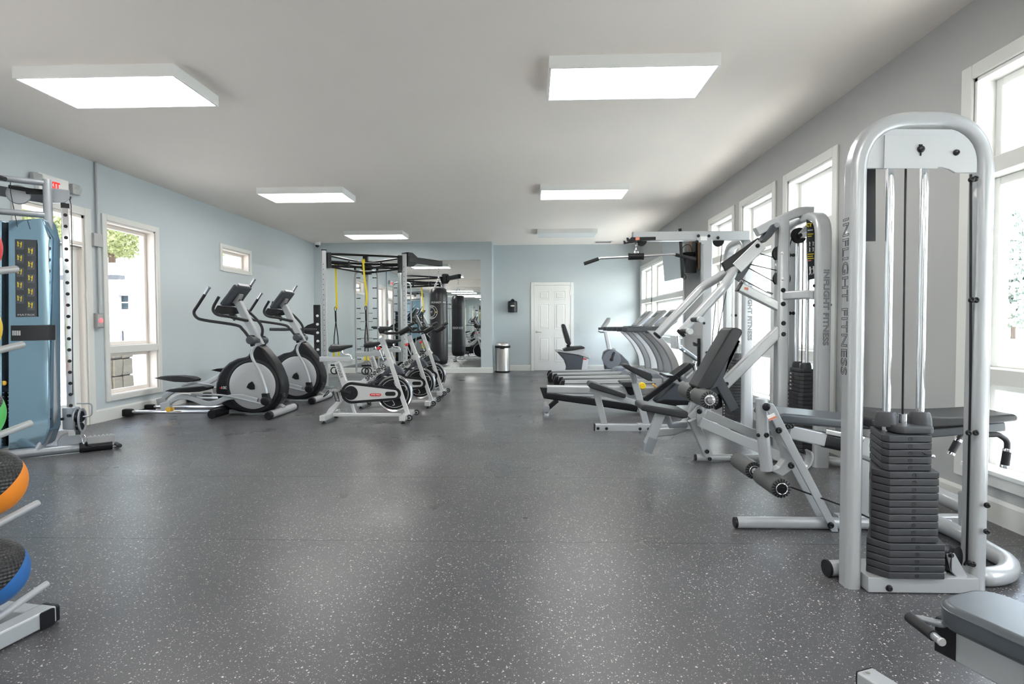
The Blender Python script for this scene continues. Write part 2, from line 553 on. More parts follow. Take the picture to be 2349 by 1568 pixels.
window(8, 'l', *LS[:2], LS[2], LS[3], (), cas=.065, sill=False, jm='warm')
# ---- the white six-panel door in the back wall
d1 = struct(thing('door_1', None, None, (.5, YB, 0)))
dx0, dx1, dz = .081, .940, 2.03
MB().box((dx0 - .075, YB - .02, 0), (dx0 - .005, YB, dz + .075)).box((dx1 + .005, YB - .02, 0), (dx1 + .075, YB, dz + .075)).box((dx0 - .005, YB - .02, dz + .005), (dx1 + .005, YB, dz + .075)).build('casing', M['white'], d1, bev=.006)
leaf = MB().box((dx0, YB - .016, .012), (dx1, YB, dz)).build('door_leaf', M['white'], d1, bev=.002, seg=1)
wd = dx1 - dx0
for c in (0, 1):
    xa = dx0 + .105 + c * (wd / 2 - .045); xb = xa + wd / 2 - .165
    for za, zb in ((.22, .80), (.99, 1.60), (1.69, 1.90)):
        m = MB()
        for fa, fb in (((xa, za), (xb, za + .012)), ((xa, zb - .012), (xb, zb)), ((xa, za + .012), (xa + .012, zb - .012)), ((xb - .012, za + .012), (xb, zb - .012))):
            m.box((fa[0], YB - .024, fa[1]), (fb[0], YB - .012, fb[1]))
        m.build('panel_moulding', M['white'], leaf, bev=.003, seg=1)
        m = MB().box((xa + .04, YB - .026, za + .04), (xb - .04, YB - .012, zb - .04))
        m.build('raised_panel', M['white'], leaf, bev=.008, seg=1)
hx = dx0 + .06
MB().lathe([(.028, 0), (.028, .008), (.012, .012), (.012, .045)], (hx, YB - .016, .93), (0, -1, 0)).tube([(hx, YB - .058, .93), (hx + .03, YB - .06, .93), (hx + .11, YB - .058, .925)], .009, 8).build('lever_handle', M['brushed'], leaf)
for z in (.25, 1.05, 1.85):
    MB().cyl((dx1 + .002, YB - .022, z - .045), (dx1 + .002, YB - .022, z + .045), .007, 8).build('hinge', M['brushed'], d1)
# ---- the glazed outside door in the left wall, with a transom light and a closer
d2 = struct(thing('door_2', None, None, (XL, LD[0], 0)))
ya, yb, zt = LD[0], LD[1], LD[3]
MB().box((XL, ya - .09, 0), (XL + .02, ya, zt + .09)).box((XL, yb, 0), (XL + .02, yb + .09, zt + .09)).box((XL, ya, zt), (XL + .02, yb, zt + .09)).build('casing', M['cream'], d2, bev=.005)
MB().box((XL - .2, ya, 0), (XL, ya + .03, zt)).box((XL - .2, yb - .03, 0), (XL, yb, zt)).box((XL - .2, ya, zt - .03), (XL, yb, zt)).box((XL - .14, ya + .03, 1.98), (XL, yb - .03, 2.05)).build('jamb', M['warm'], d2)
MB().box((XL - .10, ya + .03, 2.05), (XL - .095, yb - .03, zt - .03)).build('transom_pane', M['dimmed'], d2, smooth=0)
lf = MB().box((XL - .10, ya + .035, .01), (XL - .055, ya + .145, 1.975)).box((XL - .10, yb - .145, .01), (XL - .055, yb - .035, 1.975)).box((XL - .10, ya + .145, 1.85), (XL - .055, yb - .145, 1.975)).box((XL - .10, ya + .145, .01), (XL - .055, yb - .145, .26)).build('door_leaf', M['white'], d2, bev=.004, seg=1)
MB().box((XL - .08, ya + .14, .25), (XL - .075, yb - .14, 1.86)).build('door_pane', M['dimmed'], lf, smooth=0)
MB().cyl((XL - .02, ya + .25, 2.0), (XL - .02, yb - .04, 2.0), .028, 12).build('door_closer', M['brushed'], d2)
# ---- ceiling light panels
LX, LY, LZ0 = (-3.742, .135), (4.04, 7.689, 11.2976), 2.908
LL, LD_ = 1.19, .589
LZF = ZS - .085                      # fixtures added out of view under the lower ceiling to light the near room
names = {(0, 4): 'added lit ceiling panel against the entrance wall, on the cable machine side', (1, 4): 'added lit ceiling panel against the entrance wall, on the window side', (0, 3): 'added lit ceiling panel under the lower entrance ceiling, on the cable machine side', (1, 3): 'added lit ceiling panel under the lower entrance ceiling, on the window side', (0, 0): 'lit square white ceiling panel at the left, nearest the camera', (1, 0): 'lit white ceiling panel at the right, nearest the camera',
         (0, 1): 'lit ceiling panel above the two elliptical trainers, second in the left row', (1, 1): 'lit ceiling panel second in the right row, midway down the room',
         (0, 2): 'small lit ceiling panel in front of the mirror wall, last in the left row', (1, 2): 'unlit white ceiling panel near the white door'}
for i, x in enumerate(LX):
    for j, y in enumerate(LY + (.35, -1.25)):  # the last two rows are added behind the viewpoint for brightness
        zc, lz = (ZS, LZF) if j >= 3 else (ZC, LZ0)
        t = thing('ceiling_light', names[(i, j)], 'ceiling light', (x + LL / 2, y + LD_ / 2, lz), 'ceiling light panels')
        m = MB()
        e = .016
        m.box((x, y, lz), (x + e, y + LD_, zc)).box((x + LL - e, y, lz), (x + LL, y + LD_, zc)).box((x + e, y, lz), (x + LL - e, y + e, zc)).box((x + e, y + LD_ - e, lz), (x + LL - e, y + LD_, zc))
        m.build('frame', M['white'], t)
        MB().box((x + e, y + e, lz + .004), (x + LL - e, y + LD_ - e, lz + .012)).build('diffuser', M['unlit'] if (i, j) == (1, 2) else M['glow'], t, smooth=0)
# ------------------------------------------------------------------ medicine-ball rack and its balls (front left)
def lerp(a, b, t): return V(a) * (1 - t) + V(b) * t
BY = 1.90
rod_tips = [(38, 617), (52, 790), (70, 970), (87, 1153), (108, 1338)]
foot_end = at(130, 1426, Z=0)
rack = thing('ball_rack', 'silver upright rack with pairs of rods holding the medicine balls', 'rack', (-1.95, 1.6, 0))
fd = V((.18, .98, 0)).normalized()
sx = V((fd.y, -fd.x, 0))
f0 = V((foot_end.x - .035, foot_end.y - .03, .035))
MB().bar([f0 - fd * 1.1, f0 + fd * .03], .07, .06, ref=sx, b=.12).build('base_rail', M['silver'], rack)
MB().bar([f0 - fd * 1.1 - sx * .42, f0 + fd * .0 - sx * .42], .07, .06, ref=sx, b=.12).build('base_rail', M['silver'], rack)
MB().bar([f0 - sx * .46, f0 - sx * .035], .06, .06, ref=fd, b=.12).build('cross_bar', M['silver'], rack)
MB().bar([f0 + fd * .03, f0 + fd * .042], .074, .064, ref=sx, b=.15).bar([f0 + sx * .035 - fd * .005, f0 + sx * .042 - fd * .005], .05, .064, ref=fd, b=.15).build('end_cap', M['black'], rack)
MB().lathe([(.016, 0), (.016, .004), (.009, .006), (.009, .012), (.001, .012)], f0 - fd * .34 + sx * .035, sx, 12).build('bolt', M['chrome'], rack)
tips = [at(x, y, Y=BY + .06 + .02 * i) for i, (x, y) in enumerate(rod_tips)]
post_top = V((tips[0].x - .17, tips[0].y - .62, 1.62))
post_bot = V((f0.x - .21, f0.y - .66, .04))
MB().bar([post_bot, post_top], .07, .07, ref=sx, b=.12).build('upright', M['silver'], rack)
rdir = V((.10, .97, .19)).normalized()
balls = [('redball', 'red and black medicine ball on the top rods of the rack'), ('yellowball', 'yellow and black medicine ball below the red one on the rack'),
         ('green', 'green and black medicine ball in the middle of the rack'), ('orange', 'orange and black textured medicine ball second from the floor'), ('blue', 'blue and black textured medicine ball lowest on the rack')]
pix = [(12, 563, 1190 - 1025), (12, 752, 165), (22, 952, 165), (75, 1108, 168), (81, 1316, 172)]
for i, t in enumerate(tips):
    for s_ in (0, 1):
        o = -sx * (.19 * s_)
        b = t - rdir * .62
        MB().tube([b + o, t + o - rdir * .006, t + o], .0125, 12).build('rod', M['silver'], rack)
    pz = lerp(post_bot, post_top, (t - rdir * .62).z / 1.6)
    MB().bar([t - rdir * .62 - sx * .21, t - rdir * .62 + sx * .02], .035, .035, ref=(0, 0, 1)).build('arm', M['silver'], rack)
dimple = mat('black_dimpled_rubber', (.025, .025, .027), .38)
def dimples(m):
    t = m.node_tree
    g = t.nodes.new('ShaderNodeTexCoord')
    sp_ = t.nodes.new('ShaderNodeSeparateXYZ')
    t.links.new(g.outputs['Object'], sp_.inputs[0])
    def mth(op, a, b=None, v=None):
        n = t.nodes.new('ShaderNodeMath'); n.operation = op
        for k, q in enumerate((a, b)):
            if q is None: continue
            if isinstance(q, (int, float)): n.inputs[k].default_value = q
            else: t.links.new(q, n.inputs[k])
        return n.outputs[0]
    ang = mth('ARCTAN2', sp_.outputs[1], sp_.outputs[0])
    r2 = mth('SQRT', mth('ADD', mth('MULTIPLY', sp_.outputs[0], sp_.outputs[0]), mth('MULTIPLY', sp_.outputs[1], sp_.outputs[1])))
    lat = mth('ARCTAN2', sp_.outputs[2], r2)
    h = mth('MULTIPLY', mth('SINE', mth('MULTIPLY', ang, 44)), mth('SINE', mth('MULTIPLY', lat, 44)))
    bp = t.nodes.new('ShaderNodeBump'); bp.inputs['Strength'].default_value = .6; bp.inputs['Distance'].default_value = .004
    t.links.new(h, bp.inputs['Height'])
    t.links.new(bp.outputs[0], t.nodes['Principled BSDF'].inputs['Normal'])
dimples(dimple)
for i, ((mk, lab), (edge, cy0, d)) in enumerate(zip(balls, pix)):
    t = tips[i]
    R = .118
    ctr = at(edge - 85, cy0, Y=BY - .05)
    dist = ctr.y
    px_r = R * F / dist
    ctr = at(edge - px_r * 1.36, cy0, Y=dist)
    m = MB().ball((0, 0, 0), R, 40, 28)
    o = m.build('medicine_ball', M[mk], smooth=180)
    o.data.materials.append(dimple)
    for p in o.data.polygons:
        z = p.center.z / R
        p.material_index = 1 if z > -.10 and not (i == 4 and z > .93) else 0
    o.location = ctr
    o.rotation_euler = V((-.22, -.60, .75) if i > 2 else (-.14, -.55, .82)).to_track_quat('Z', 'Y').to_euler()
    tag(o, lab, 'medicine ball', 'medicine balls on the rack')

# ------------------------------------------------------------------ cable machine (left)
wd = V((.777, .63, 0))
wn = V((.63, -.777, 0))                       # towards the camera and the room
up0, colp = V((-4.115, 4.742, 0)), V((-4.025, 4.815, 0))
ft = thing('cable_machine', 'tall grey cable machine with blue shroud and holed chrome column', 'cable machine', (-4.2, 4.7, 0))
zt = at(118, 412, Y=4.742).z
MB().tube([up0 - wd * .12 + V((0, 0, .05)), up0 - wd * .06 + V((0, 0, .16)), up0 + V((0, 0, .36)), up0 + V((0, 0, zt))], .033, 14, fil=.3).build('upright', M['steelgrey'], ft)
MB().tube([up0 - wd * .75 + V((0, 0, .045)), V((-3.93, 4.893, .045))], .040, 14).build('base_tube', M['steelgrey'], ft)
e0 = V((-3.98, 4.85, .045))
g = MB().tube([V((-3.985, 4.846, .045)), V((-3.80, 4.996, .045))], .046, 14)
g.build('rubber_sleeve', M['black'], ft)
pm = MB().slab([e0 + V((.0, .0, .02)) + wd * .05, e0 + wd * .05 + V((0, 0, .085)), e0 + wd * .25 + V((0, 0, .085)), e0 + wd * .25 + V((0, 0, .02))], wn * .07)
for k in range(6):
    c = e0 + wd * (.075 + .03 * k) + V((0, 0, .085))
    pm.cyl(c - wn * .034, c + wn * .034, .009, 8)
pm.build('foot_grip', M['midgrey'], ft, bev=.006)
for zz in (zt - .03, at(100, 492, Y=4.70).z):
    MB().tube([up0 + V((0, 0, zz)), up0 - wd * .55 + V((0, 0, zz + .0)), up0 - wd * 1.5 + V((0, 0, zz))], .026, 12).build('cross_tube', M['steelgrey'], ft)
# the overhead beam with its pulley disc and the black pull-up grips
bm0 = at(112, 457, Y=4.74)
bm0 = at(112, 457, Y=4.93)
MB().bar([bm0, bm0 + V((-.35, -.10, .055)), bm0 + V((-.95, -.30, .15))], .085, .05, ref=(0, 0, 1), b=.15).build('overhead_beam', M['darkgrey'], ft)
MB().lathe([(.075, -.008), (.082, 0), (.075, .008)], at(42, 446, Y=4.70), wn, 24).build('pulley_disc', M['steelgrey'], ft)
MB().tube([at(-40, 398, Y=4.45), at(4, 408, Y=4.5), at(12, 411, Y=4.5)], .018, 10).build('pull_up_grip', M['rubber'], ft)
for p in ([(20, 428), (70, 436), (122, 441), (128, 444), (162, 455)], [(60, 440), (90, 442), (118, 441)]):
    q = [at(x, y, Y=4.66 + .0015 * (x - 20)) for x, y in p]
    MB().tube(q, .017, 10).build('pull_up_grip', M['rubber'], ft)
MB().slab([at(118, 432, Y=4.78), at(160, 437, Y=4.80), at(160, 455, Y=4.80), at(150, 466, Y=4.80), at(118, 466, Y=4.78)], wn * .05).build('top_bracket', M['steelgrey'], ft, bev=.006)
# shroud: bent sheet panel with cut corners
def sh(px, py, dy=0): return at(px, py, Y=4.66 + dy)
out = [(18, 505), (96, 500), (102, 510), (111, 545), (113, 980), (100, 1018), (92, 1025), (18, 1032)]
panel = MB().prism([sh(x, y) for x, y in out], (-.03, .16, 0))
panel.build('shroud', M['shroud'], ft, bev=.012, seg=3)
MB().prism([sh(70, 502, -.004), sh(96, 500, -.004), sh(111, 545, -.004), sh(113, 744, -.004), sh(88, 744, -.004), sh(86, 560, -.004)], (0, .01, 0)).build('shroud_fold', M['shroud'], ft, bev=.003)
MB().prism([sh(-60, 505), sh(4, 505), sh(4, 1030), sh(-60, 1036)], (-.03, .16, 0)).build('shroud', M['shroud'], ft, bev=.012)
MB().prism([sh(4, 510, .05), sh(22, 510, .05), sh(28, 1020, .05), sh(4, 1024, .05)], (0, .1, 0)).build('stack_recess', M['black'], ft)
MB().prism([sh(24, 746, -.008), sh(114, 745, -.008), sh(114, 780, -.008), sh(24, 782, -.008)], (0, .06, 0)).build('black_band', M['black'], ft, bev=.004)
for k in range(4):
    MB().prism([sh(28 + 5 * k, 758, -.012), sh(31.5 + 5 * k, 758, -.012), sh(31.5 + 5 * k, 769, -.012), sh(28 + 5 * k, 769, -.012)], (0, .01, 0)).build('vent_slot', M['lightgrey'], ft, smooth=0)
pc = MB().prism([sh(34, 548, -.010), sh(83, 550, -.010), sh(84.5, 726, -.010), sh(36, 727, -.010)], (0, .008, 0)).build('instruction_placard', M['poster'], ft, smooth=0)
def figure(m, c, s, flip=1):
    m.ball(c + V((0, 0, s * .9)), s * .2, 8, 6, (1, .3, 1))
    m.bar([c + V((0, 0, s * .7)), c + V((s * .1 * flip, 0, 0))], s * .3, s * .1, ref=(1, 0, 0))
    m.bar([c + V((s * .1 * flip, 0, 0)), c + V((-s * .15, 0, -s * .8))], s * .16, s * .08, ref=(1, 0, 0))
    m.bar([c + V((s * .1 * flip, 0, 0)), c + V((s * .3 * flip, 0, -s * .8))], s * .16, s * .08, ref=(1, 0, 0))
    m.bar([c + V((0, 0, s * .6)), c + V((s * .6 * flip, 0, s * .5))], s * .13, s * .08, ref=(0, 0, 1))
for k in range(5):
    for j in range(2):
        px, py = (41 + 25 * j, 560 + 31 * k + 15 * j)
        MB().prism([sh(px - 3, py - 8, -.0115), sh(px + 14, py - 8, -.0115), sh(px + 14, py + 12, -.0115), sh(px - 3, py + 12, -.0115)], (0, .002, 0)).build('picture_frame', M['darkgrey'], pc, smooth=0)
        m = MB(); figure(m, sh(px, py, -.013), .022); figure(m, sh(px + 8, py + 2, -.013), .024, -1)
        m.build('exercise_figure', M['yellow'], pc, smooth=0)
lettering('maker_lettering', 'MATRIX', .022, sh(60, 722, -.0125), (1, 0, 0), (0, 0, 1), M['lightgrey'], pc, squeeze=1.9)
# weight stack glimpsed in the slot
for k in range(14):
    z = .10 + .034 * k
    q = sh(13, 900, .045)
    MB().cbox((q.x + .005, q.y + .03, z), (.085, .05, .029)).build('weight_plate', M['iron'], ft, smooth=0)
    MB().cbox((q.x + .025, q.y + .003, z + .004), (.022, .004, .005)).build('weight_mark', M['sticker'], ft, smooth=0)
q = sh(12, 878, .03)
MB().lathe([(.011, 0), (.02, .004), (.02, .014), (.011, .018)], q, (0, -1, 0), 14).build('selector_pin', M['amber'], ft)
# chrome column with numbered holes
cz0, cz1 = at(163, 930, Y=4.815).z, at(152, 470, Y=4.815).z
MB().bar([colp + V((0, 0, .16)), colp + V((0, 0, cz1))], .052, .052, ref=wd, b=.1).build('holed_column', M['chrome'], ft)
MB().bar([colp + V((-.03, .03, .2)), colp + V((-.03, .03, cz1))], .05, .10, ref=wd, b=.1).build('column_back', M['white'], ft)
MB().bar([colp + V((0, 0, cz1 - .03)), colp + V((0, 0, cz1 + .01))], .06, .06, ref=wd, b=.1).build('column_cap', M['black'], ft)
nz = 19
for k in range(nz):
    z = cz1 - .09 - k * (cz1 - cz0 + .10) / nz
    c = colp + wn * .0265 + V((0, 0, z))
    MB().lathe([(.0145, 0), (.0145, .003), (.012, .004), (.001, .0025)], c, wn, 14).build('hole_ring', M['black'], ft)
MB().ball(colp + V((.0, -.02, cz1 + .03)), .018, 10, 8).build('top_knob', M['steelgrey'], ft)
MB().tube([at(160, 456, Y=4.80), at(163, 470, Y=4.79), at(165, 560, Y=4.79), at(167, 905, Y=4.79)], .0035, 6).build('cable', M['rubber'], ft)
MB().tube([at(40, 520, Y=4.6), at(24, 440, Y=4.62), at(24, 415, Y=4.62)], .003, 6).build('cable', M['rubber'], ft)
# pulley carriage
cc = colp + V((0, 0, at(165, 945, Y=4.815).z))
MB().cbox(cc + V((.01, -.01, -.05)), (.10, .085, .19)).build('carriage', M['steelgrey'], ft, bev=.008)
MB().cyl(cc + V((.03, -.055, -.02)), cc + V((.03, -.07, -.02)), .014, 12).build('carriage_bolt', M['black'], ft)
MB().cyl(cc + V((-.03, -.055, -.05)), cc + V((-.03, -.068, -.05)), .012, 12).build('carriage_bolt', M['black'], ft)
pc_ = at(183, 963, Y=4.80)
for o_ in (-.022, .022):
    MB().sweep([pc_ + V((o_, 0, 0)) + V((0, math.cos(a) * .042, math.sin(a) * .10)) for a in [k * math.pi / 9 for k in range(18)]], rrect(.012, .016), ref=(1, 0, 0), closed=True).build('pulley_cheek', M['steelgrey'], ft)
MB().lathe([(.05, -.012), (.042, -.006), (.042, .006), (.05, .012)], pc_ + V((0, 0, .03)), (1, 0, 0), 20).lathe([(.034, -.012), (.028, 0), (.034, .012)], pc_ + V((0, 0, -.055)), (1, 0, 0), 20).build('pulley', M['black'], ft)
MB().tube(fillet([at(176, 925, Y=4.82), at(211, 925, Y=4.86), at(211, 954, Y=4.86), at(190, 955, Y=4.82)], .03), .006, 8).build('handle_loop', M['steelgrey'], ft)
MB().tube([pc_ + V((0, -.02, -.09)), pc_ + V((.005, -.03, -.12))], .018, 10).build('cable_stop', M['black'], ft)
MB().lathe([(.082, -.008), (.086, 0), (.082, .008)], at(160, 1014, Y=4.80), wn, 26).build('floor_pulley_cover', M['steelgrey'], ft)
# carabiner and strap handle lying over the foot
sh_ = thing('strap_handle', 'black strap handle clipped to the cable and lying on the floor', 'handle', at(240, 1028, Z=0))
cr = at(192, 1005, Y=4.78)
MB().tube([cr + V((math.sin(a) * .015 * (1 + .35 * math.cos(a)), 0, math.cos(a) * .038 - .008)) for a in [k * math.pi / 9 for k in range(18)]], .0038, 6, closed=True).build('carabiner', M['chrome'], sh_)
sp0 = [at(197, 1016, Y=4.80), at(205, 1027, Z=.03), at(228, 1030, Z=.012), at(248, 1027, Z=.014), at(270, 1024, Z=.024)]
MB().sweep(spline(sp0, 6), rrect(.022, .004), ref=(.3, -.9, .3)).build('strap', M['black'], sh_)
MB().sweep(spline([at(200, 1018, Y=4.83), at(215, 1024, Z=.05), at(245, 1021, Z=.03), at(272, 1020, Z=.024)], 6), rrect(.022, .004), ref=(.3, -.9, .3)).build('strap', M['black'], sh_)
h0 = at(264, 1020, Z=.026)
MB().lathe([(.012, -.07), (.018, -.065), (.018, .065), (.012, .07)], h0 + V((.02, .01, 0)), (.75, -.66, 0), 14).build('grip', M['rubber'], sh_)

# ------------------------------------------------------------------ elliptical trainers
EY = 6.95
def ez(*pts): return [(270 + x / 4.355, 620 + y / 4.355) for x, y in pts]
el = thing('elliptical_trainer', 'black and silver elliptical trainer nearest the camera, by the left window', 'elliptical trainer', (-3.6, EY, 0), 'elliptical trainers')
def E_(pts, Y=EY): return tr(Y, ez(*pts))
ny, fy = EY - .31, EY + .31
body = [(1362, 772), (1455, 745), (1500, 790), (1560, 862), (1612, 935), (1640, 990), (1672, 1070), (1688, 1150), (1680, 1230), (1655, 1300), (1600, 1365), (1500, 1405), (1380, 1412), (1250, 1400), (1150, 1370), (1085, 1330), (1040, 1270), (1018, 1200), (1022, 1120), (1045, 1040), (1090, 970), (1150, 915), (1230, 876), (1325, 858), (1352, 820)]
MB().slab(E_(body), (0, .22, 0)).build('drive_housing', M['black'], el, bev=.035, seg=3)
c0 = at(*ez((1350, 1150))[0], Y=EY - .112)
MB().lathe([(.326, 0), (.33, .006), (.30, .012), (.295, .006)], c0, (0, -1, 0), 48, ring=True).build('ring_trim', M['rubber'], el)
MB().lathe([(.288, 0), (.288, .012), (.272, .022), (.20, .026), (.198, .030), (.001, .034)], c0, (0, -1, 0), 48).build('flywheel_disc', M['lightgrey'], el)
c1 = V((c0.x, EY + .112, c0.z))
MB().lathe([(.288, 0), (.288, .012), (.272, .022), (.001, .03)], c1, (0, 1, 0), 40).build('flywheel_disc', M['lightgrey'], el)
hub = MB()
hub.prism([c0 + V((math.cos(a) * r, -.034, math.sin(a) * r)) for a, r in [(.3 + k * math.pi / 3, .062 if k % 2 else .046) for k in range(6)]], (0, -.018, 0)).build('hub_knob', M['black'], el, bev=.01)
for k in range(3):
    a, b = E_([(1610, 1222 + 13 * k), (1672, 1228 + 13 * k)], EY - .112)
    MB().tube([a, b], .004, 6).build('trim_line', M['chrome'], el)
    a, b = E_([(1030, 1108 + 14 * k), (1085, 1104 + 14 * k)], EY - .110)
    MB().tube([a, b], .006, 6).build('vent_rib', M['rubber'], el)
lettering('model_lettering', '100', .05, E_([(1060, 1172)], EY - .116)[0], (1, 0, 0), (0, 0, 1), M['wletter'], el)
MB().prism(E_([(1022, 1165), (1038, 1166), (1038, 1182), (1022, 1181)], EY - .114), (0, -.002, 0)).build('model_badge', M['red'], el, smooth=0)
ma = E_([(1205, 318), (1430, 750)])
MB().bar(ma, .075, .085, b=.15).build('mast', M['silver'], el)
# console facing the user on the left
ca, cb = E_([(1105, 345), (1250, 150)])
cd = (cb - ca).normalized()
cn = V((cd.z, 0, -cd.x))
co = MB().slab([ca - cn * .012, cb - cn * .012, cb + cn * .035, ca + cn * .035], (0, .40, 0))
co.build('console', M['darkgrey'], el, bev=.02, seg=3)
MB().slab([lerp(ca, cb, .15) - cn * .0135, lerp(ca, cb, .9) - cn * .0135, lerp(ca, cb, .9) - cn * .0155, lerp(ca, cb, .15) - cn * .0155], (0, .30, 0)).build('screen', M['black'], el, smooth=0)
MB().slab([cb - cn * .01 + cd * .004, cb - cn * .01 + cd * .02, cb + cn * .03 + cd * .014, cb + cn * .03 + cd * .002], (0, .26, 0)).build('console_cap', M['lightgrey'], el, bev=.005)
mc = lerp(ca, cb, .42) + cn * .04
MB().slab([mc - cd * .06, mc + cd * .08, mc + cd * .08 + cn * .02, mc - cd * .06 + cn * .05], (0, .10, 0)).build('console_mount', M['midgrey'], el, bev=.008)
MB().lathe([(.018, 0), (.018, .012)], mc + cn * .03, cn, 12).build('mount_knob', M['black'], el)
lo = E_([(1015, 420), (1060, 350), (1180, 380), (1170, 425), (1100, 440)])
MB().slab(lo, (0, .30, 0)).build('bottle_tray', M['rubber'], el, bev=.012)
# moving arms, each with its pivot, lower rod and joint
for s_, Y, hi, lowp in ((1, ny, [(872, 238), (800, 350), (762, 415), (790, 470), (870, 497), (1180, 545), (1250, 590), (1312, 668)], [(1372, 755), (1340, 820), (1352, 890), (1425, 1020), (1478, 1180), (1492, 1262)]),
                        (-1, fy, [(1330, 150), (1262, 262), (1225, 330), (1250, 372), (1330, 430), (1415, 520), (1446, 590), (1438, 665)], [(1462, 745), (1436, 800), (1400, 860), (1390, 960), (1385, 1080), (1380, 1200)])):
    top = E_(hi, Y)
    MB().tube(spline(top, 5), .0175, 12).build('swing_arm', M['foam'], el)
    tip = top[0] + (top[0] - top[1]).normalized() * .09
    MB().tube([top[0] - (top[0] - top[1]).normalized() * .01, tip], .0165, 12).lathe([(.02, 0), (.02, .012)], tip, tip - top[0], 12).build('arm_end', M['chrome'], el)
    MB().tube(spline(E_(lowp, Y), 5), .017, 12).build('arm_rod', M['silver'], el)
    j = E_([(1340, 695)] if s_ == 1 else [(1452, 700)], Y)[0]
    MB().lathe([(.03, -.06), (.048, -.05), (.05, .05), (.03, .06)], j + V((0, .0, 0)), (0, 1, 0), 18).build('arm_pivot', M['darkgrey'], el)
    MB().slab([j + V((-.035, 0, .06)), j + V((.03, 0, .06)), j + V((.035, 0, -.07)), j + V((-.01, 0, -.08))], (0, .05, 0)).build('pivot_block', M['black'], el, bev=.012)
pv = E_([(1345, 700)], ny)[0]
pf = E_([(1452, 700)], fy)[0]
MB().cyl((pv.x + .01, ny, pv.z), pf, .032, 14).build('pivot_shaft', M['black'], el)
bj = E_([(1482, 1300)], ny)[0]
MB().lathe([(.03, -.045), (.055, -.035), (.055, .035), (.03, .045)], bj, (0, 1, 0), 16).slab([bj + V((-.04, 0, .09)), bj + V((.03, 0, .09)), bj + V((.05, 0, -.04)), bj + V((-.03, 0, -.05))], (0, .07, 0)).build('lower_joint', M['black'], el, bev=.006)
# fixed hand grips
for Y, p in ((EY - .21, [(1012, 262), (958, 360), (960, 412), (1010, 447), (1135, 465), (1240, 505)]), (EY + .21, [(1090, 270), (1070, 340), (1080, 400), (1130, 440), (1180, 455), (1250, 490)])):
    q = E_(p, Y)
    q[-1].y = EY
    MB().tube(spline(q, 5), .017, 12).build('hand_grip', M['foam'], el)
    MB().bar([q[0] + (q[1] - q[0]) * .1 + V((-.016, 0, 0)), q[0] + (q[1] - q[0]) * .75 + V((-.016, 0, 0))], .02, .006).build('pulse_plate', M['chrome'], el)
a, b = E_([(1135, 468), (1250, 508)], EY - .16)
b.y = EY
MB().tube([a, b], .02, 10).build('grip_stem', M['silver'], el)
# pedal arms on rollers, foot plates, rails, feet
for Y, arm, plate_, link in ((ny + .02, [(480, 1375), (530, 1310), (600, 1270), (680, 1262), (780, 1288), (890, 1330), (990, 1318), (1100, 1270), (1240, 1262), (1400, 1300)], [(508, 1198), (560, 1178), (740, 1162), (890, 1150), (932, 1163), (925, 1185), (850, 1205), (740, 1212), (600, 1210)], [(735, 1240), (1000, 1243), (1150, 1266), (1430, 1330)]),
                             (fy - .02, [(440, 1330), (480, 1260), (560, 1200), (640, 1175), (780, 1150), (900, 1120), (1010, 1060), (1090, 1020), (1200, 1000)], [(398, 1070), (470, 1052), (640, 1048), (760, 1062), (803, 1085), (795, 1105), (730, 1112), (600, 1108), (470, 1085)], [(640, 1150), (800, 1125), (1000, 1155)])):
    A_ = spline(E_(arm, Y), 4)
    MB().sweep(A_, rrect(.04, .062, .25), ref=(0, 1, 0)).build('pedal_arm', M['silver'], el)
    r0 = A_[0]
    MB().slab([r0 + V((-.06, 0, .06)), r0 + V((.06, 0, .09)), r0 + V((.07, 0, 0)), r0 + V((-.04, 0, -.035))], (0, .06, 0)).build('roller_fork', M['lightgrey'], el, bev=.008)
    for o_ in (-.028, .028):
        MB().lathe([(.025, -.012), (.032, -.008), (.032, .008), (.025, .012)], r0 + V((.05, o_, -.012)), (0, 1, 0), 14).build('roller', M['amber'], el)
    MB().slab(E_(plate_, Y), (0, .16, 0)).build('foot_plate', M['black'], el, bev=.008)
    MB().tube(spline(E_(link, Y - .03), 4), .012, 8).build('link_rod', M['silver'], el)
fz = .045
for dy in (-.20, .20):
    a = at(*ez((120, 1418))[0], Y=EY - .20)
    MB().tube([V((a.x + .03, EY + dy, fz + .02)), V((c0.x - .38, EY + dy, fz + .02))], .022, 12).build('rail', M['chrome'], el)
    MB().box((a.x - .08, EY + dy - .04, .01), (a.x + .04, EY + dy + .04, .10)).build('rail_cap', M['black'], el, bev=.02)
MB().box((a.x - .06, EY - .24, .012), (a.x - .02, EY + .24, .055)).build('rear_bar', M['black'], el, bev=.008)
MB().cyl((c0.x - .38, EY - .36, .06), (c0.x - .38, EY + .36, .06), .052, 16).build('middle_foot', M['black'], el)
MB().slab(E_([(880, 1400), (1030, 1350), (1120, 1330), (1130, 1395), (1050, 1420)]), (0, .30, 0)).build('base_shroud', M['black'], el, bev=.02)
fx = -3.10
MB().lathe([(.045, -.36), (.045, .36)], (fx, EY, .05), (0, 1, 0), 16).build('front_foot', M['lightgrey'], el)
for s_ in (-1, 1):
    MB().lathe([(.047, 0), (.049, .01), (.049, .05), (.04, .062)], (fx, EY + s_ * .335, .05), (0, s_, 0), 16).build('foot_cap', M['black'], el)
MB().slab([V((fx - .18, EY, .10)), V((fx - .05, EY, .16)), V((fx + .03, EY, .10)), V((fx, EY, .06))], (0, .09, 0)).build('foot_bracket', M['midgrey'], el, bev=.01)
MB().box((c0.x - .36, EY - .06, .025), (fx, EY + .06, .07)).build('spine', M['steelgrey'], el)
e2 = copy_tree(el, None, (0.02, 1.27, 0))
e2['label'] = 'second elliptical trainer, behind the first and nearer the mirror wall'

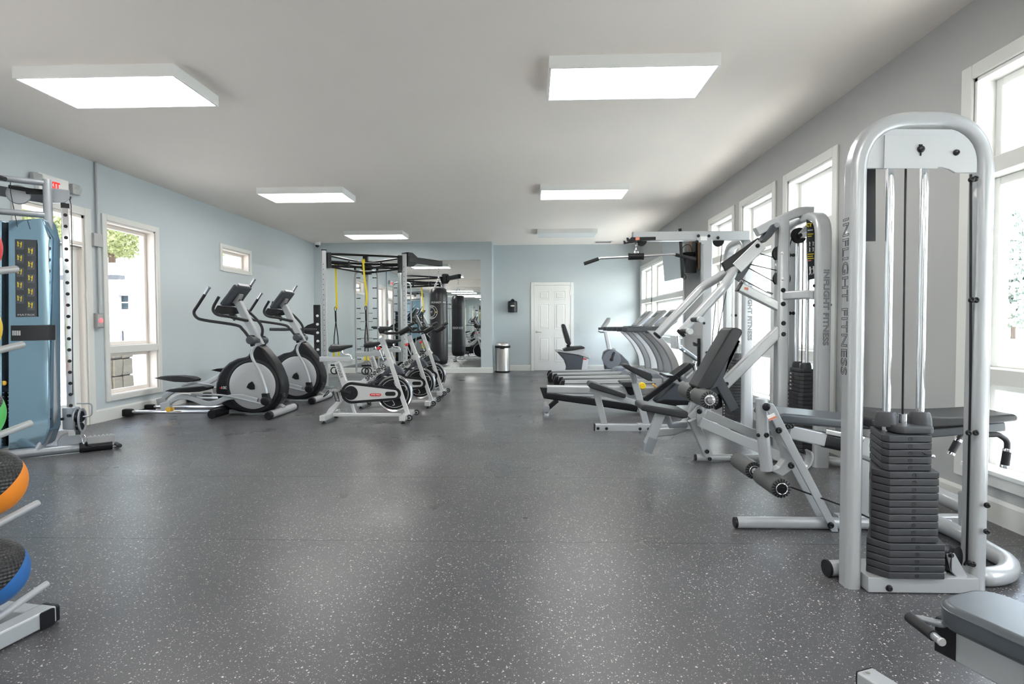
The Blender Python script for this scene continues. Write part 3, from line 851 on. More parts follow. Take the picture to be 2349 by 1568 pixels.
# ------------------------------------------------------------------ spin bikes
BYc = 6.53
def bz(*pts): return [(700 + x / 6.818, 760 + y / 6.818) for x, y in pts]
def b2(*pts): return [(700 + x / 5.593, 540 + y / 5.593) for x, y in pts]
def B_(pts, Y=BYc): return tr(Y, bz(*pts))
bk = thing('spin_bike', 'silver spin bike nearest the camera with red badge on its chain guard', 'exercise bike', (-1.9, BYc, 0), 'spin bikes')
gy = BYc - .075
MB().bar(B_([(440, 1300), (1510, 1300)]), .04, .04).build('bottom_rail', M['bikewhite'], bk)
for x0_, nm in ((390, 'rear_stabilizer'), (1590, 'front_stabilizer')):
    p = at(*bz((x0_, 1310))[0], Y=BYc)
    MB().box((p.x - .035, BYc - .25, .035), (p.x + .035, BYc + .25, .095)).build(nm, M['bikewhite'], bk, bev=.006)
    for s_ in (-1, 1):
        MB().lathe([(.022, 0), (.022, .012), (.008, .016), (.008, .045)], (p.x, BYc + s_ * .2, 0), (0, 0, 1), 12).build('levelling_foot', M['black'], bk)
    if nm[0] == 'f':
        for s_ in (-1, 1):
            wc = V((p.x + .075, BYc + s_ * .20, .065))
            MB().box((p.x + .02, wc.y - .02, .05), (wc.x, wc.y + .02, .08)).build('wheel_bracket', M['bikewhite'], bk)
            MB().lathe([(.026, -.018), (.034, -.012), (.034, .012), (.026, .018)], wc, (0, 1, 0), 18).lathe([(.012, -.024), (.012, .024)], wc, (0, 1, 0), 10).build('transport_wheel', M['rubber'], bk)
            MB().lathe([(.02, -.02), (.022, 0), (.02, .02)], wc, (0, 1, 0), 14).build('wheel_hub', M['lightgrey'], bk)
MB().slab(B_([(330, 1280), (440, 1275), (560, 1120), (640, 1060), (620, 960), (560, 1010), (470, 1120), (380, 1200)]), (0, .05, 0)).build('rear_leg', M['bikewhite'], bk, bev=.006)
MB().bar(B_([(715, 1090), (785, 1300)]), .03, .035).build('brace', M['bikewhite'], bk)
MB().bar(B_([(505, 470), (640, 880)]), .055, .07, b=.12).build('seat_tube', M['bikewhite'], bk)
sd = (B_([(640, 880)])[0] - B_([(505, 470)])[0]).normalized()
lettering('tube_lettering', 'SPINNER', .05, B_([(535, 615)], BYc - .029)[0], sd, V((-sd.z, 0, sd.x)), M['letter'], bk, squeeze=.9)
MB().bar(B_([(235, 432), (730, 432)]), .05, .06, b=.12).build('seat_slider', M['silver'], bk)
MB().tube(fillet(B_([(575, 285), (585, 345), (640, 362), (712, 365), (722, 430)]), .05), .011, 10).build('seat_post', M['chrome'], bk)
sad = MB()
sp_ = B_([(385, 245), (420, 212), (480, 205), (560, 218), (640, 210), (740, 208)])
ws = (.05, .09, .10, .075, .04, .018)
th = (.06, .095, .095, .075, .05, .03)
v, f = [], []
for p, w_, h_ in zip(sp_, ws, th):
    v += [p + V((0, w_ * math.cos(a), h_ * (math.sin(a) * .5 - .42))) for a in [k * math.pi / 6 for k in range(12)]]
for i in range(5):
    f += [[i * 12 + k, i * 12 + (k + 1) % 12, (i + 1) * 12 + (k + 1) % 12, (i + 1) * 12 + k] for k in range(12)]
f += [list(range(12))[::-1], list(range(60, 72))]
sad.add(v, f).build('saddle', M['vinyl'], bk, smooth=70)
MB().slab(B_([(868, 772), (1300, 445), (1330, 520), (960, 812), (640, 815), (630, 768)]), (0, .055, 0)).build('main_tube', M['bikewhite'], bk, bev=.006)
md = (B_([(1300, 445)])[0] - B_([(868, 772)])[0]).normalized()
lettering('frame_lettering', 'SPINNING', .068, B_([(1105, 640)], BYc - .029)[0], md, V((-md.z, 0, md.x)), M['letter'], bk, squeeze=.92, bold=True)
MB().slab(B_([(1000, 812), (1180, 700), (1310, 545), (1380, 500), (1490, 560), (1560, 660), (1450, 645), (1340, 650), (1220, 700), (1120, 810)]), (0, .09, 0)).build('wheel_cover', M['darkgrey'], bk, bev=.015)
for s_ in (-1, 1):
    MB().bar(tr(BYc + s_ * .055, bz((1318, 430), (1610, 1300))), .028, .05, b=.15).build('fork_blade', M['bikewhite'], bk)
MB().bar(B_([(1195, 110), (1345, 500)]), .05, .055, b=.15).build('handlebar_post', M['bikewhite'], bk)
MB().bar(B_([(1190, 98), (1235, 215)]), .054, .06, b=.15).build('post_sleeve', M['silver'], bk)
MB().bar(B_([(1285, 440), (1365, 530)]), .075, .09, b=.2).build('head_clamp', M['bikewhite'], bk)
wc = B_([(1400, 965)])[0]
R_ = 290 / 6.818 / F * BYc
MB().lathe([(R_ * .90, -.022), (R_ * .98, -.026), (R_, -.018), (R_, .018), (R_ * .98, .026), (R_ * .9, .022)], wc, (0, 1, 0), 56, ring=True).build('flywheel_rim', M['chrome'], bk)
MB().lathe([(R_ * .89, -.012), (R_ * .86, -.016), (.001, -.014)], wc, (0, 1, 0), 48).lathe([(R_ * .89, .012), (R_ * .86, .016), (.001, .014)], wc, (0, 1, 0), 48).build('flywheel', M['black'], bk)
MB().torus(wc + V((0, -.0165, 0)), (0, 1, 0), R_ * .76, .0022, 48, 6).build('wheel_ring', M['wletter'], bk)
for k in (0, 1):
    a0 = math.pi * k + .25
    arc = [wc + V((math.cos(a0 + t) * R_ * r, -.018, math.sin(a0 + t) * R_ * r)) for t, r in ((0, .66), (.15, .72), (.4, .7), (.6, .56), (.8, .44), (1.05, .40), (1.25, .5), (1.32, .62), (1.15, .66))]
    MB().tube(spline(arc, 4), .0032, 6).build('wheel_emblem', M['wletter'], bk)
# chain guard
def stad(cx1, cz1, r1, cx2, cz2, r2, n=14):
    a = B_([(cx1, cz1)], gy)[0]; b = B_([(cx2, cz2)], gy)[0]
    k = 1 / 6.818 / F * gy
    pts = []
    for i in range(n + 1):
        t = math.pi / 2 + math.pi * i / n
        pts.append(a + V((math.cos(t) * r1 * k, 0, math.sin(t) * r1 * k)))
    for i in range(n + 1):
        t = -math.pi / 2 + math.pi * i / n
        pts.append(b + V((math.cos(t) * r2 * k, 0, math.sin(t) * r2 * k)))
    return pts
MB().prism(stad(725, 960, 172, 1400, 975, 100), (0, .05, 0)).build('chain_guard', M['black'], bk, bev=.006)
MB().prism([p - V((0, .004, 0)) for p in stad(730, 960, 128, 1390, 975, 62)], (0, .012, 0)).build('guard_panel', M['bikewhite'], bk, bev=.003)
MB().lathe([(.118 * .68, 0), (.118 * .68, .008), (.001, .012)], B_([(715, 960)], gy - .004)[0], (0, -1, 0), 32).build('crank_disc', M['black'], bk)
MB().slab([p - V((0, .006, 0)) for p in stad(1285, 972, 33, 1385, 972, 33, 8)], (0, .006, 0)).build('guard_slot', M['black'], bk, smooth=0)
MB().slab([p - V((0, .006, 0)) for p in stad(1035, 988, 22, 1170, 988, 22, 6)], (0, .006, 0)).build('maker_badge', M['red'], bk, smooth=0)
lettering('badge_lettering', 'STAR TRAC', .022, B_([(1102, 988)], gy - .010)[0], (1, 0, 0), (0, 0, 1), M['wletter'], bk, squeeze=.95)
for s_, q in ((-1, [(490, 915), (715, 955)]), (1, [(940, 1000), (715, 955)])):
    Yk = BYc + s_ * .10
    a, b = tr(Yk, bz(*q))
    MB().bar([a, b], .02, .03).build('crank', M['rubber'], bk)
    pd = a + V((0, s_ * .06, 0))
    MB().cbox(pd, (.10, .09, .022)).build('pedal', M['midgrey'], bk, bev=.004)
    MB().tube([pd + V((-.05, -.045, .01)), pd + V((-.11, -.04, -.055)), pd + V((-.13, 0, -.07)), pd + V((-.11, .04, -.055)), pd + V((-.05, .045, .01))], .006, 6).tube([pd + V((.0, -.05, .0)), pd + V((.03, -.05, -.11)), pd + V((.05, 0, -.12)), pd + V((.03, .05, -.1)), pd + V((0, .05, 0))], .006, 6).build('toe_cage', M['rubber'], bk)
# brake rod with red knob, handlebar
ra, rb = B_([(1150, 262), (1225, 450)], BYc - .04)
MB().tube([ra, rb], .007, 8).build('brake_rod', M['chrome'], bk)
MB().lathe([(.010, 0), (.024, .012), (.022, .026), (.012, .036)], ra + (rb - ra).normalized() * .02, ra - rb, 14).build('resistance_knob', M['red'], bk)
def b2t(pts, Y): return tr(Y, b2(*pts))
hc = b2t([(940, 1185), (1110, 1180), (1090, 1215), (1010, 1225), (1000, 1255), (960, 1260)], BYc)
MB().slab(hc, (0, .075, 0)).build('handlebar_clamp', M['rubber'], bk, bev=.012)
for s_ in (-1, 1):
    Y = BYc + s_ * .11
    q = b2t([(1010, 1228), (1040, 1252), (1180, 1248), (1270, 1230), (1370, 1180)], Y)
    q[0].y = BYc
    MB().tube(spline(q, 5), .016, 10).build('handlebar', M['foam'], bk)
    a, b = b2t([(1215, 1258), (1345, 1180)], Y + s_ * .055)
    MB().bar([a, b], .085, .055, b=.3).build('grip_rest', M['black'], bk)
    MB().tube([b + V((-.02, 0, .02)), b + V((.05, 0, .055))], .017, 10).build('handle_end', M['foam'], bk)
    c_, d_ = b2t([(1225, 1262), (1330, 1205)], Y - .045 if s_ < 0 else Y - .02)
    MB().bar([c_ + V((.02, 0, 0)), d_], .003, .004).build('grip_stripe', M['wletter'], bk)
a, b = b2t([(1260, 1240), (1255, 1240)], BYc - .15)
MB().cyl((a.x, BYc - .13, a.z), (a.x, BYc + .13, a.z), .015, 10).build('cross_grip', M['foam'], bk)
wA, wB, wC = at(940.5, 953.6, Z=.065), at(994, 922, Z=.065), at(1004.3, 902.3, Z=.065)
k2 = copy_tree(bk, None, (wB.x - wA.x, wB.y - wA.y, 0))
k2['label'] = 'middle spin bike of the three, its frame lettering partly hidden'
k3 = copy_tree(bk, None, (wB.x - wA.x - .02, (wB.y - wA.y) * 1.95, 0))
k3['label'] = 'farthest spin bike, mostly hidden behind the other two, near the punching bag'

# ------------------------------------------------------------------ training rig by the mirror
Lp, Rp, Bp = V((-3.665, 10.0, 0)), V((-2.36, 10.58, 0)), V((-3.34, 11.5, 0))
rig = thing('training_rig', 'three posted silver rig with black overhead bars in front of the mirror', 'gym rig', (-3.1, 10.6, 0))
RZ = 2.42
for p, ztp in ((Lp, 2.43), (Rp, 2.43), (Bp, 2.43)):
    MB().bar([p + V((0, 0, .02)), p + V((0, 0, ztp))], .085, .085, ref=(1, .3, 0), b=.18).build('post', M['silver'], rig)
    MB().bar([p + V((0, 0, ztp)), p + V((0, 0, ztp + .02))], .088, .088, ref=(1, .3, 0), b=.2).build('post_cap', M['rubber'], rig)
    MB().box(p + V((-.12, -.09, 0)), p + V((.12, .09, .014))).build('foot_plate', M['steelgrey'], rig, bev=.003)
    hm = MB()
    for k in range(22):
        hm.cyl(p + V((0, -.040, .3 + k * .09)), p + V((0, -.046, .3 + k * .09)), .008, 6)
    hm.build('post_holes', M['rubber'], rig, kind='stuff')
ctr_ = (Lp + Rp + Bp) / 3
for a, b in ((Lp, Rp), (Lp, Bp), (Bp, Rp)):
    d = (b - a).normalized()
    n = V((d.y, -d.x, 0))
    if (ctr_ - (a + b) / 2).dot(n) > 0: n = -n
    for p, s_ in ((a, 1), (b, -1)):
        q = p + d * (.085 * s_)
        MB().bar([q + V((0, 0, 2.13)), q + V((0, 0, 2.40))], .10, .075, ref=n, b=.2).build('corner_bracket', M['black'], rig)
    for z, off, r in ((2.375, .05, .021), (2.165, -.02, .021), (2.27, .10, .024)):
        A, B = a + d * .12 + V((0, 0, z)), b - d * .12 + V((0, 0, z))
        if z == 2.27:
            A.z = B.z = 2.24
            pts = [A, A + d * .35 + n * -off * 1.2, B - d * .35 + n * -off * 1.2, B]
        else:
            pts = [A, A + d * .15 + n * off, B - d * .15 + n * off, B]
        MB().tube(fillet(pts, .15), r, 10).build('overhead_bar', M['black'], rig)
    for t in (.3, .7):
        c = lerp(a, b, t)
        MB().bar([c + V((0, 0, 2.165)), c + V((0, 0, 2.26))], .035, .035, ref=n).build('bar_spacer', M['black'], rig)
MB().bar([Bp + V((0, -.06, 2.13)), Bp + V((0, -.06, 2.52))], .10, .09, ref=(1, 0, 0), b=.15).build('corner_bracket', M['black'], rig)
# storage ladder: a rounded loop with black pegs, on the back post
lc = V((Bp.x, Bp.y - .12, 0))
l0, l1 = at(818, 854, Y=lc.y), at(866, 622, Y=lc.y)
loop = fillet([V((l0.x + .10, lc.y, l0.z)), V((l0.x, lc.y, l0.z)), V((l0.x, lc.y, l1.z)), V((l1.x, lc.y, l1.z)), V((l1.x, lc.y, l0.z)), V((l0.x + .10, lc.y, l0.z))], .10)
MB().tube(loop, .020, 10).build('storage_loop', M['silver'], rig)
for k in range(9):
    z = l1.z - .13 - k * .205
    for x, s_ in ((l0.x, 1), (l1.x, -1)):
        MB().cyl((x + s_ * .015, lc.y, z), (x + s_ * .095, lc.y - .01, z), .009, 8).lathe([(.014, 0), (.014, .008)], (x + s_ * .09, lc.y - .01, z), (s_, 0, 0), 8).build('storage_peg', M['black'], rig)
for k in range(6):
    z = 1.35 - k * .17
    for s_ in (-1, 1):
        MB().cyl((Bp.x + s_ * .04, Bp.y - .05, z), (Bp.x + s_ * .13, Bp.y - .07, z), .008, 8).build('small_peg', M['steelgrey'], rig)
# short black post with white pegs and the dip bar, left of the rig
sp1 = V((-3.78, 9.93, 0))
MB().bar([sp1 + V((0, 0, .02)), sp1 + V((0, 0, at(735, 699, Y=9.93).z))], .10, .08, ref=(1, 0, 0), b=.1).build('dip_post', M['black'], rig)
for k in range(7):
    z = at(738, 724, Y=9.9).z - k * .149
    MB().lathe([(.022, 0), (.024, .006), (.022, .022), (.010, .028)], (sp1.x + .025, sp1.y - .04, z), (0, -1, 0), 12).build('white_peg', M['wletter'], rig)
dq = [at(x, y, Y=9.90) for x, y in ((724, 739), (728, 770), (700, 765), (690, 757), (706, 745))]
MB().slab(dq, (0, .03, 0)).build('dip_gusset', M['black'], rig, bev=.004)
a, b = at(728, 755.5, Y=9.90), at(619, 755, Y=9.78)
MB().tube([a, b], .024, 12).tube([b, lerp(b, a, .35)], .027, 12).build('dip_bar', M['darkgrey'], rig)
MB().tube([a, a + V((-.5, .45, 0))], .024, 12).build('dip_bar', M['darkgrey'], rig)
# bag arm
ae = at(1011, 602, Y=11.45)
az = 2.34
MB().bar([Rp + V((.05, .04, az)), V((ae.x, ae.y, az))], .11, .09, ref=(0, 0, 1), b=.12).build('bag_arm', M['black'], rig)
d = (V((ae.x, ae.y, 0)) - Rp).normalized()
MB().slab([Rp + d * .04 + V((0, 0, az + .13)), Rp + d * .17 + V((0, 0, az + .13)), Rp + d * .30 + V((0, 0, az + .06)), Rp + d * .30 + V((0, 0, az - .06)), Rp + d * .17 + V((0, 0, az - .13)), Rp + d * .04 + V((0, 0, az - .13))], V((d.y, -d.x, 0)) * .11).build('arm_gusset', M['black'], rig, bev=.004)
# punching bag
bx = V((at(1007, 740, Y=11.42).x, 11.42, 0))
br = .178
bz0, bz1 = at(1007, 836, Y=11.42).z, at(1007, 660, Y=11.42).z
bag = thing('punching_bag', 'long black punching bag hanging on chains in front of the mirror', 'punching bag', (bx.x, bx.y, bz0))
MB().lathe([(.10, bz0), (.16, bz0 + .03), (br, bz0 + .12), (br * 1.02, bz0 + .5), (br, bz1 - .30), (br * .98, bz1 - .14), (.15, bz1 - .03), (.11, bz1)], (bx.x, bx.y, 0), n=40).build('bag_body', mat('bag_vinyl', (.020, .020, .023), .30, bump=.06, bscale=120), bag, smooth=60)
for z in (bz0 + .115, bz1 - .275, bz1 - .325):
    MB().torus((bx.x, bx.y, z), (0, 0, 1), br * .995, .005, 40, 6).build('seam_band', M['rubber'], bag)
lettering('bag_lettering', 'MONKEY  FIT', .055, (bx.x + .02, bx.y - br, bz1 - .30), (1, 0, 0), (0, 0, 1), M['wletter'], bag, bend=((bx.x, bx.y), br * 1.012))
lettering('bag_lettering', 'YOUR MONKEY', .085, (bx.x, bx.y + br, 1.02), (-1, 0, 0), (0, 0, 1), M['wletter'], bag, bend=((bx.x, bx.y), br * 1.03), squeeze=.5)
ea = -2.35
ec = V((bx.x + math.cos(ea) * br, bx.y + math.sin(ea) * br, 1.36))
for rr in (.135, .09):
    pts = []
    for k in range(40):
        t = 2 * math.pi * k / 40
        aa = ea + math.cos(t) * rr / br
        pts.append(V((bx.x + math.cos(aa) * br * 1.025, bx.y + math.sin(aa) * br * 1.025, 1.36 + math.sin(t) * rr)))
    MB().tube(pts, .0045, 6, closed=True).build('emblem_ring', M['wletter'], bag)
lettering('emblem_lettering', 'FIT', .06, ec + V((0, 0, 0)), (1, 0, 0), (0, 0, 1), M['wletter'], bag, bend=((bx.x, bx.y), br * 1.02))
lettering('emblem_lettering', 'MONKEY', .035, ec + V((0, 0, .108)), (1, 0, 0), (0, 0, 1), M['wletter'], bag, bend=((bx.x, bx.y), br * 1.02))
lettering('emblem_lettering', 'MONKEY', .035, ec + V((0, 0, -.112)), (1, 0, 0), (0, 0, 1), M['wletter'], bag, bend=((bx.x, bx.y), br * 1.02))
aa = ea + .112 / br
MB().ball((bx.x + math.cos(aa) * br * 1.02, bx.y + math.sin(aa) * br * 1.02, 1.36), .014, 10, 8).build('emblem_dot', M['yellow'], bag)
top = V((bx.x, bx.y, az - .055))
kn = V((bx.x, bx.y, bz1 + .22))
def chain(a, b, nm, par, n=None):
    a, b = V(a), V(b)
    L_ = (b - a).length
    n = n or max(2, int(L_ / .045))
    m = MB()
    d = (b - a) / n
    u = perp(d.normalized()); w = d.normalized().cross(u)
    for k in range(n):
        c = a + d * (k + .5)
        s_ = u if k % 2 else w
        m.tube([c + d * .68 * math.cos(t) + s_ * .011 * math.sin(t) for t in [q * math.pi / 5 for q in range(10)]], .0038, 5, closed=True)
    m.build(nm, M['chrome'], par)
chain(top, kn, 'chain', bag)
for k in range(4):
    t = math.pi / 4 + k * math.pi / 2
    chain(kn, (bx.x + math.cos(t) * .12, bx.y + math.sin(t) * .12, bz1 - .01), 'chain', bag)
# two suspension trainers
def suspension(label, anchor, pts, spread):
    t = thing('suspension_trainer', label, 'suspension trainer', anchor, 'suspension trainers')
    a = V(anchor)
    p = [a + V(q) for q in pts]
    MB().sweep([a + V((0, -.03, -.03)), a + V((0, -.032, .012)), a + V((0, 0, .035)), a + V((0, .03, .012)), a + V((0, .02, -.04))], rrect(.04, .005), ref=(1, 0, 0)).build('anchor_loop', M['yellow'], t)
    MB().sweep(spline(p, 5), rrect(.034, .006), ref=(1, .2, 0)).build('strap', M['yellow'], t)
    e = p[-1]
    MB().tube([e + V((.022 * math.sin(q), 0, .04 * math.cos(q) - .035)) for q in [k * math.pi / 6 for k in range(12)]], .006, 6, closed=True).build('carabiner', M['black'], t)
    f0 = e + V((0, 0, -.07))
    MB().sweep([f0, f0 + V((.004, 0, -.20))], rrect(.03, .012), ref=(1, 0, 0)).build('buckle_strap', M['black'], t)
    f1 = f0 + V((.004, 0, -.20))
    zb = .62
    for s_ in (-1, 1):
        q = V((f1.x + s_ * spread, f1.y, zb))
        MB().sweep([f1, lerp(f1, q, .5) + V((s_ * .012, 0, 0)), q], rrect(.018, .005), ref=(1, 0, 0)).build('leg_strap', M['rubber'], t)
        MB().sweep([q, q + V((0, 0, -.16))], rrect(.032, .008), ref=(1, 0, 0)).build('yellow_tab', M['yellow'], t)
        h = q + V((0, 0, -.16))
        MB().tube([h, h + V((-.07, 0, -.09)), h + V((.07, 0, -.09))], .006, 6, closed=True).build('handle_strap', M['rubber'], t)
        MB().cyl(h + V((-.06, 0, -.09)), h + V((.06, 0, -.09)), .017, 10).build('handle_grip', M['foam'], t)
        MB().torus(h + V((0, 0, -.19)), (0, 1, 0), .06, .012, 20, 6).build('foot_cradle', M['rubber'], t)
    return t
A1 = at(771, 605, Y=10.37)
suspension('yellow suspension trainer hanging from the rig nearest its left post', A1, [(0, -.02, -.03), (-.005, 0, -.4), (.0, 0, -.8), at(769.5, 704, Y=10.37) - A1], .045)
A2 = at(834, 598, Y=10.24)
suspension('yellow suspension trainer hanging in the middle of the rig before the storage loop', A2, [(0, -.02, -.03), (.012, 0, -.3), (.05, 0, -.62), at(839, 702, Y=10.24) - A2], .03)
# low black curved step bars on the floor behind the bikes
for y_, x_, lab in ((11.9, -3.0, 'low black curved push up bar on the floor behind the rig'),):
    t = thing('push_up_bar', lab, 'exercise bar', (x_, y_, 0))
    MB().tube(fillet([V((x_ - .38, y_, .03)), V((x_ - .25, y_, .17)), V((x_ + .05, y_, .17)), V((x_ + .40, y_, .05))], .12), .022, 10).build('bar', M['black'], t)
    MB().box((x_ - .46, y_ - .12, 0), (x_ - .34, y_ + .12, .03)).box((x_ + .36, y_ - .12, 0), (x_ + .46, y_ + .12, .05)).build('foot', M['rubber'], t, bev=.008)
# mirror of three sheets
mi = thing('wall_mirror', 'tall wall mirror of three sheets reaching from baseboard to overhead', 'mirror', (-2.9, YM, .12))
for k in range(3):
    x1 = -1.142 - 1.19 * k
    MB().box((x1 - 1.186, YM - .008, .128), (x1, YM - .001, 2.585)).build('mirror_sheet', M['mirror'], mi, smooth=0)
m2 = thing('wall_mirror', 'wide wall mirror on the entrance wall, seen only in the far mirror', 'mirror', (-1.3, YF, .12))
for k in range(5):
    x1 = -4.55 + 1.19 * k
    MB().box((x1, YF + .001, .128), (x1 + 1.186, YF + .008, 2.55)).build('mirror_sheet', M['mirror'], m2, smooth=0)
# ------------------------------------------------------------------ small wall and ceiling fittings
def wallthing(n, lab, cat, loc): return thing(n, lab, cat, loc)
cz = at(729, 557, Y=12.75)
sc = thing('security_camera', 'small white dome camera at the ceiling corner left of the mirror', 'camera', (cz.x, cz.y, ZC))
MB().lathe([(.062, 0), (.066, -.045), (.055, -.075), (.04, -.08)], (cz.x, cz.y, ZC), n=20).build('base', M['white'], sc)
MB().ball((cz.x - .01, cz.y - .01, ZC - .082), .044, 16, 10).build('dome', M['black'], sc)
vc = at(1384, 555, Z=ZC - .008)
vt = thing('ceiling_vent', 'small white slatted air vent in the ceiling near the back wall', 'vent', (vc.x, vc.y, ZC))
vm = MB()
for a, b in (((-.21, -.16), (.21, -.13)), ((-.21, .13), (.21, .16)), ((-.21, -.13), (-.18, .13)), ((.18, -.13), (.21, .13))):
    vm.box((vc.x + a[0], vc.y + a[1], ZC - .012), (vc.x + b[0], vc.y + b[1], ZC))
vm.build('vent_frame', M['white'], vt)
for k in range(7):
    y = vc.y - .11 + k * .036
    MB().slab([(vc.x - .18, y, ZC - .012), (vc.x - .18, y + .022, ZC - .001), (vc.x + .18, y + .022, ZC - .001), (vc.x + .18, y, ZC - .012)], (0, 0, .003)).build('slat', M['lightgrey'], vt, smooth=0)
# wipe dispenser
dc = at(1176, 703, Y=YB - .09)
dp = thing('wipe_dispenser', 'black ribbed wipe dispenser on the blue wall beside the door', 'dispenser', (dc.x, YB, dc.z))
MB().lathe([(.105, -.135), (.112, -.12), (.110, -.06), (.116, -.05), (.116, 0), (.110, .01), (.112, .10), (.10, .13)], (dc.x, YB - .115, dc.z), n=28).build('drum', M['black'], dp)
MB().lathe([(.06, .128), (.05, .15), (.02, .18), (.005, .185)], (dc.x, YB - .115, dc.z), n=20).build('top_spout', M['black'], dp)
for k in range(9):
    a = math.pi * (1.08 + .105 * k)
    MB().cyl((dc.x + .113 * math.cos(a), YB - .115 + .113 * math.sin(a), dc.z - .12), (dc.x + .113 * math.cos(a), YB - .115 + .113 * math.sin(a), dc.z + .10), .004, 6).build('rib', M['darkgrey'], dp)
MB().prism([(dc.x + .05 * math.cos(k * math.pi / 10), YB - .226 - .006 * abs(math.sin(k * math.pi / 10)), dc.z + .015 + .017 * math.sin(k * math.pi / 10)) for k in range(20)], (0, -.006, 0)).build('oval_badge', M['wletter'], dp)
# steel bin
bc = V((-.655, 13.16, 0))
bn = thing('steel_bin', 'round brushed steel bin with black collar beside the mirror wall', 'bin', bc)
MB().lathe([(.165, .0), (.172, .01), (.172, .035)], bc, n=36).build('bin_base', M['black'], bn)
MB().lathe([(.168, .03), (.168, .575)], bc, n=44).build('bin_body', M['brushed'], bn)
MB().lathe([(.178, .565), (.182, .575), (.182, .615), (.176, .62)], bc, n=40).build('collar', M['black'], bn)
MB().lathe([(.174, .615), (.170, .65), (.150, .685), (.115, .70), (.06, .704), (.001, .705)], bc, n=40).build('dome_lid', M['brushed'], bn)
MB().box((bc.x - .05, bc.y - .183, .545), (bc.x + .05, bc.y - .165, .60)).build('lid_flap', M['black'], bn, bev=.008)
# exit sign with two lamp heads, on the left wall above the door
eP = at(132, 427, X=XL + .03)
ex = thing('exit_sign', 'white sign with red EXIT letters and two lamp heads above the door', 'exit sign', (XL, eP.y, eP.z))
e0_, e1_ = at(86, 420, X=XL + .03), at(155, 430, X=XL + .03)
MB().box((XL, e0_.y, eP.z - .085), (XL + .045, e1_.y, eP.z + .085)).build('sign_box', M['white'], ex, bev=.006)
lettering('exit_lettering', 'EXIT', .105, (XL + .047, at(121, 427, X=XL + .047).y, at(127, 427, X=XL + .047).z), (0, 1, 0), (0, 0, 1), M['redglow'], ex, squeeze=.85, bold=True)
for yy in (e0_.y - .02, e1_.y + .09):
    MB().box((XL + .01, yy - .055, eP.z - .04), (XL + .06, yy + .055, eP.z + .07)).build('lamp_head', M['lightgrey'], ex, bev=.012)
    MB().lathe([(.04, 0), (.045, .02), (.02, .03)], (XL + .06, yy, eP.z + .015), (1, 0, -.2), 16).build('lamp_lens', M['glass'], ex)
# conduit, junction box and alarm switch
c0_, c1_ = at(219, 372, X=XL + .02), at(221, 722, X=XL + .02)
cd_ = thing('conduit', 'thin grey conduit running down the blue wall left of the tall window', 'conduit', (XL, c0_.y, 1.2))
MB().tube([V((XL + .02, c0_.y, ZC)), V((XL + .02, c0_.y, c1_.z))], .012, 10).build('pipe', M['lightgrey'], cd_)
jb = at(222, 551, X=XL + .02)
MB().box((XL, jb.y - .075, jb.z - .075), (XL + .05, jb.y + .055, jb.z + .075)).build('junction_box', M['lightgrey'], cd_, bev=.006)
ab = at(224, 735, X=XL + .02)
sw = thing('alarm_switch', 'small grey wall box with a red glowing button under the conduit', 'switch', (XL, ab.y, ab.z))
MB().box((XL, ab.y - .06, ab.z - .085), (XL + .05, ab.y + .06, ab.z + .085)).build('switch_box', M['midgrey'], sw, bev=.005)
MB().box((XL + .048, ab.y - .04, ab.z - .07), (XL + .053, ab.y + .045, ab.z + .07)).build('face_plate', M['lightgrey'], sw, bev=.002)
MB().lathe([(.026, 0), (.026, .01), (.018, .016)], (XL + .053, ab.y + .005, ab.z), (1, 0, 0), 18).build('red_button', mat('red_button', (1, .12, .14), .4, emit=.6), sw)
# television on a swing bracket
tv = thing('television', 'flat wall television turned side on, on a swing arm at the window wall', 'television', (2.3, 9.1, 1.7))
tb0, tb1 = at(1562.5, 637, Y=8.45), at(1524, 645.5, Y=9.72)
tt0, tt1 = at(1556.5, 524, Y=8.45), at(1516.5, 545, Y=9.72)
tn = (tb1 - tb0).cross(tt0 - tb0).normalized()
if tn.x > 0: tn = -tn
MB().prism([tb0, tb1, tt1, tt0], -tn * .045).build('casing', M['black'], tv, bev=.004)
ins = [lerp(tb0, (tb1 + tt0) / 2, .012), lerp(tb1, (tb0 + tt1) / 2, .012), lerp(tt1, (tb0 + tt1) / 2, .012), lerp(tt0, (tb1 + tt0) / 2, .012)]
MB().prism([p + tn * .001 for p in ins], tn * .002).build('screen', mat('tv_screen', (.30, .32, .34), .10, .3), tv, smooth=0)  # grey room reflection put into the screen colour
tcen = (tb0 + tt1) / 2
MB().bar([tcen - tn * .04, V((XR - .03, 8.95, tcen.z))], .10, .05, ref=(0, 0, 1)).build('swing_arm', M['black'], tv)
MB().box((XR - .05, 8.85, tcen.z - .18), (XR - .022, 9.05, tcen.z + .22)).build('wall_bracket', M['black'], tv, bev=.004)
MB().box((XR - .022, 8.80, tcen.z - .22), (XR - .001, 9.35, tcen.z + .28)).build('plywood_backing', M['ply'], tv)
b0, b1 = at(1572, 588, Y=8.75), at(1597, 626, Y=8.75)
MB().box((b0.x, 8.72, b1.z), (b1.x, 9.0, b0.z)).build('media_box', M['black'], tv, bev=.006)
MB().tube(spline([at(1563, 572, Y=8.7), at(1572, 562, Y=8.7), at(1584, 563, Y=8.7), at(1590, 585, Y=8.75)], 6), .005, 6).tube(spline([at(1566, 626, Y=8.6), at(1574, 633, Y=8.6), at(1571, 640, Y=8.6), at(1563, 636, Y=8.5)], 6), .005, 6).build('cable', M['black'], tv)

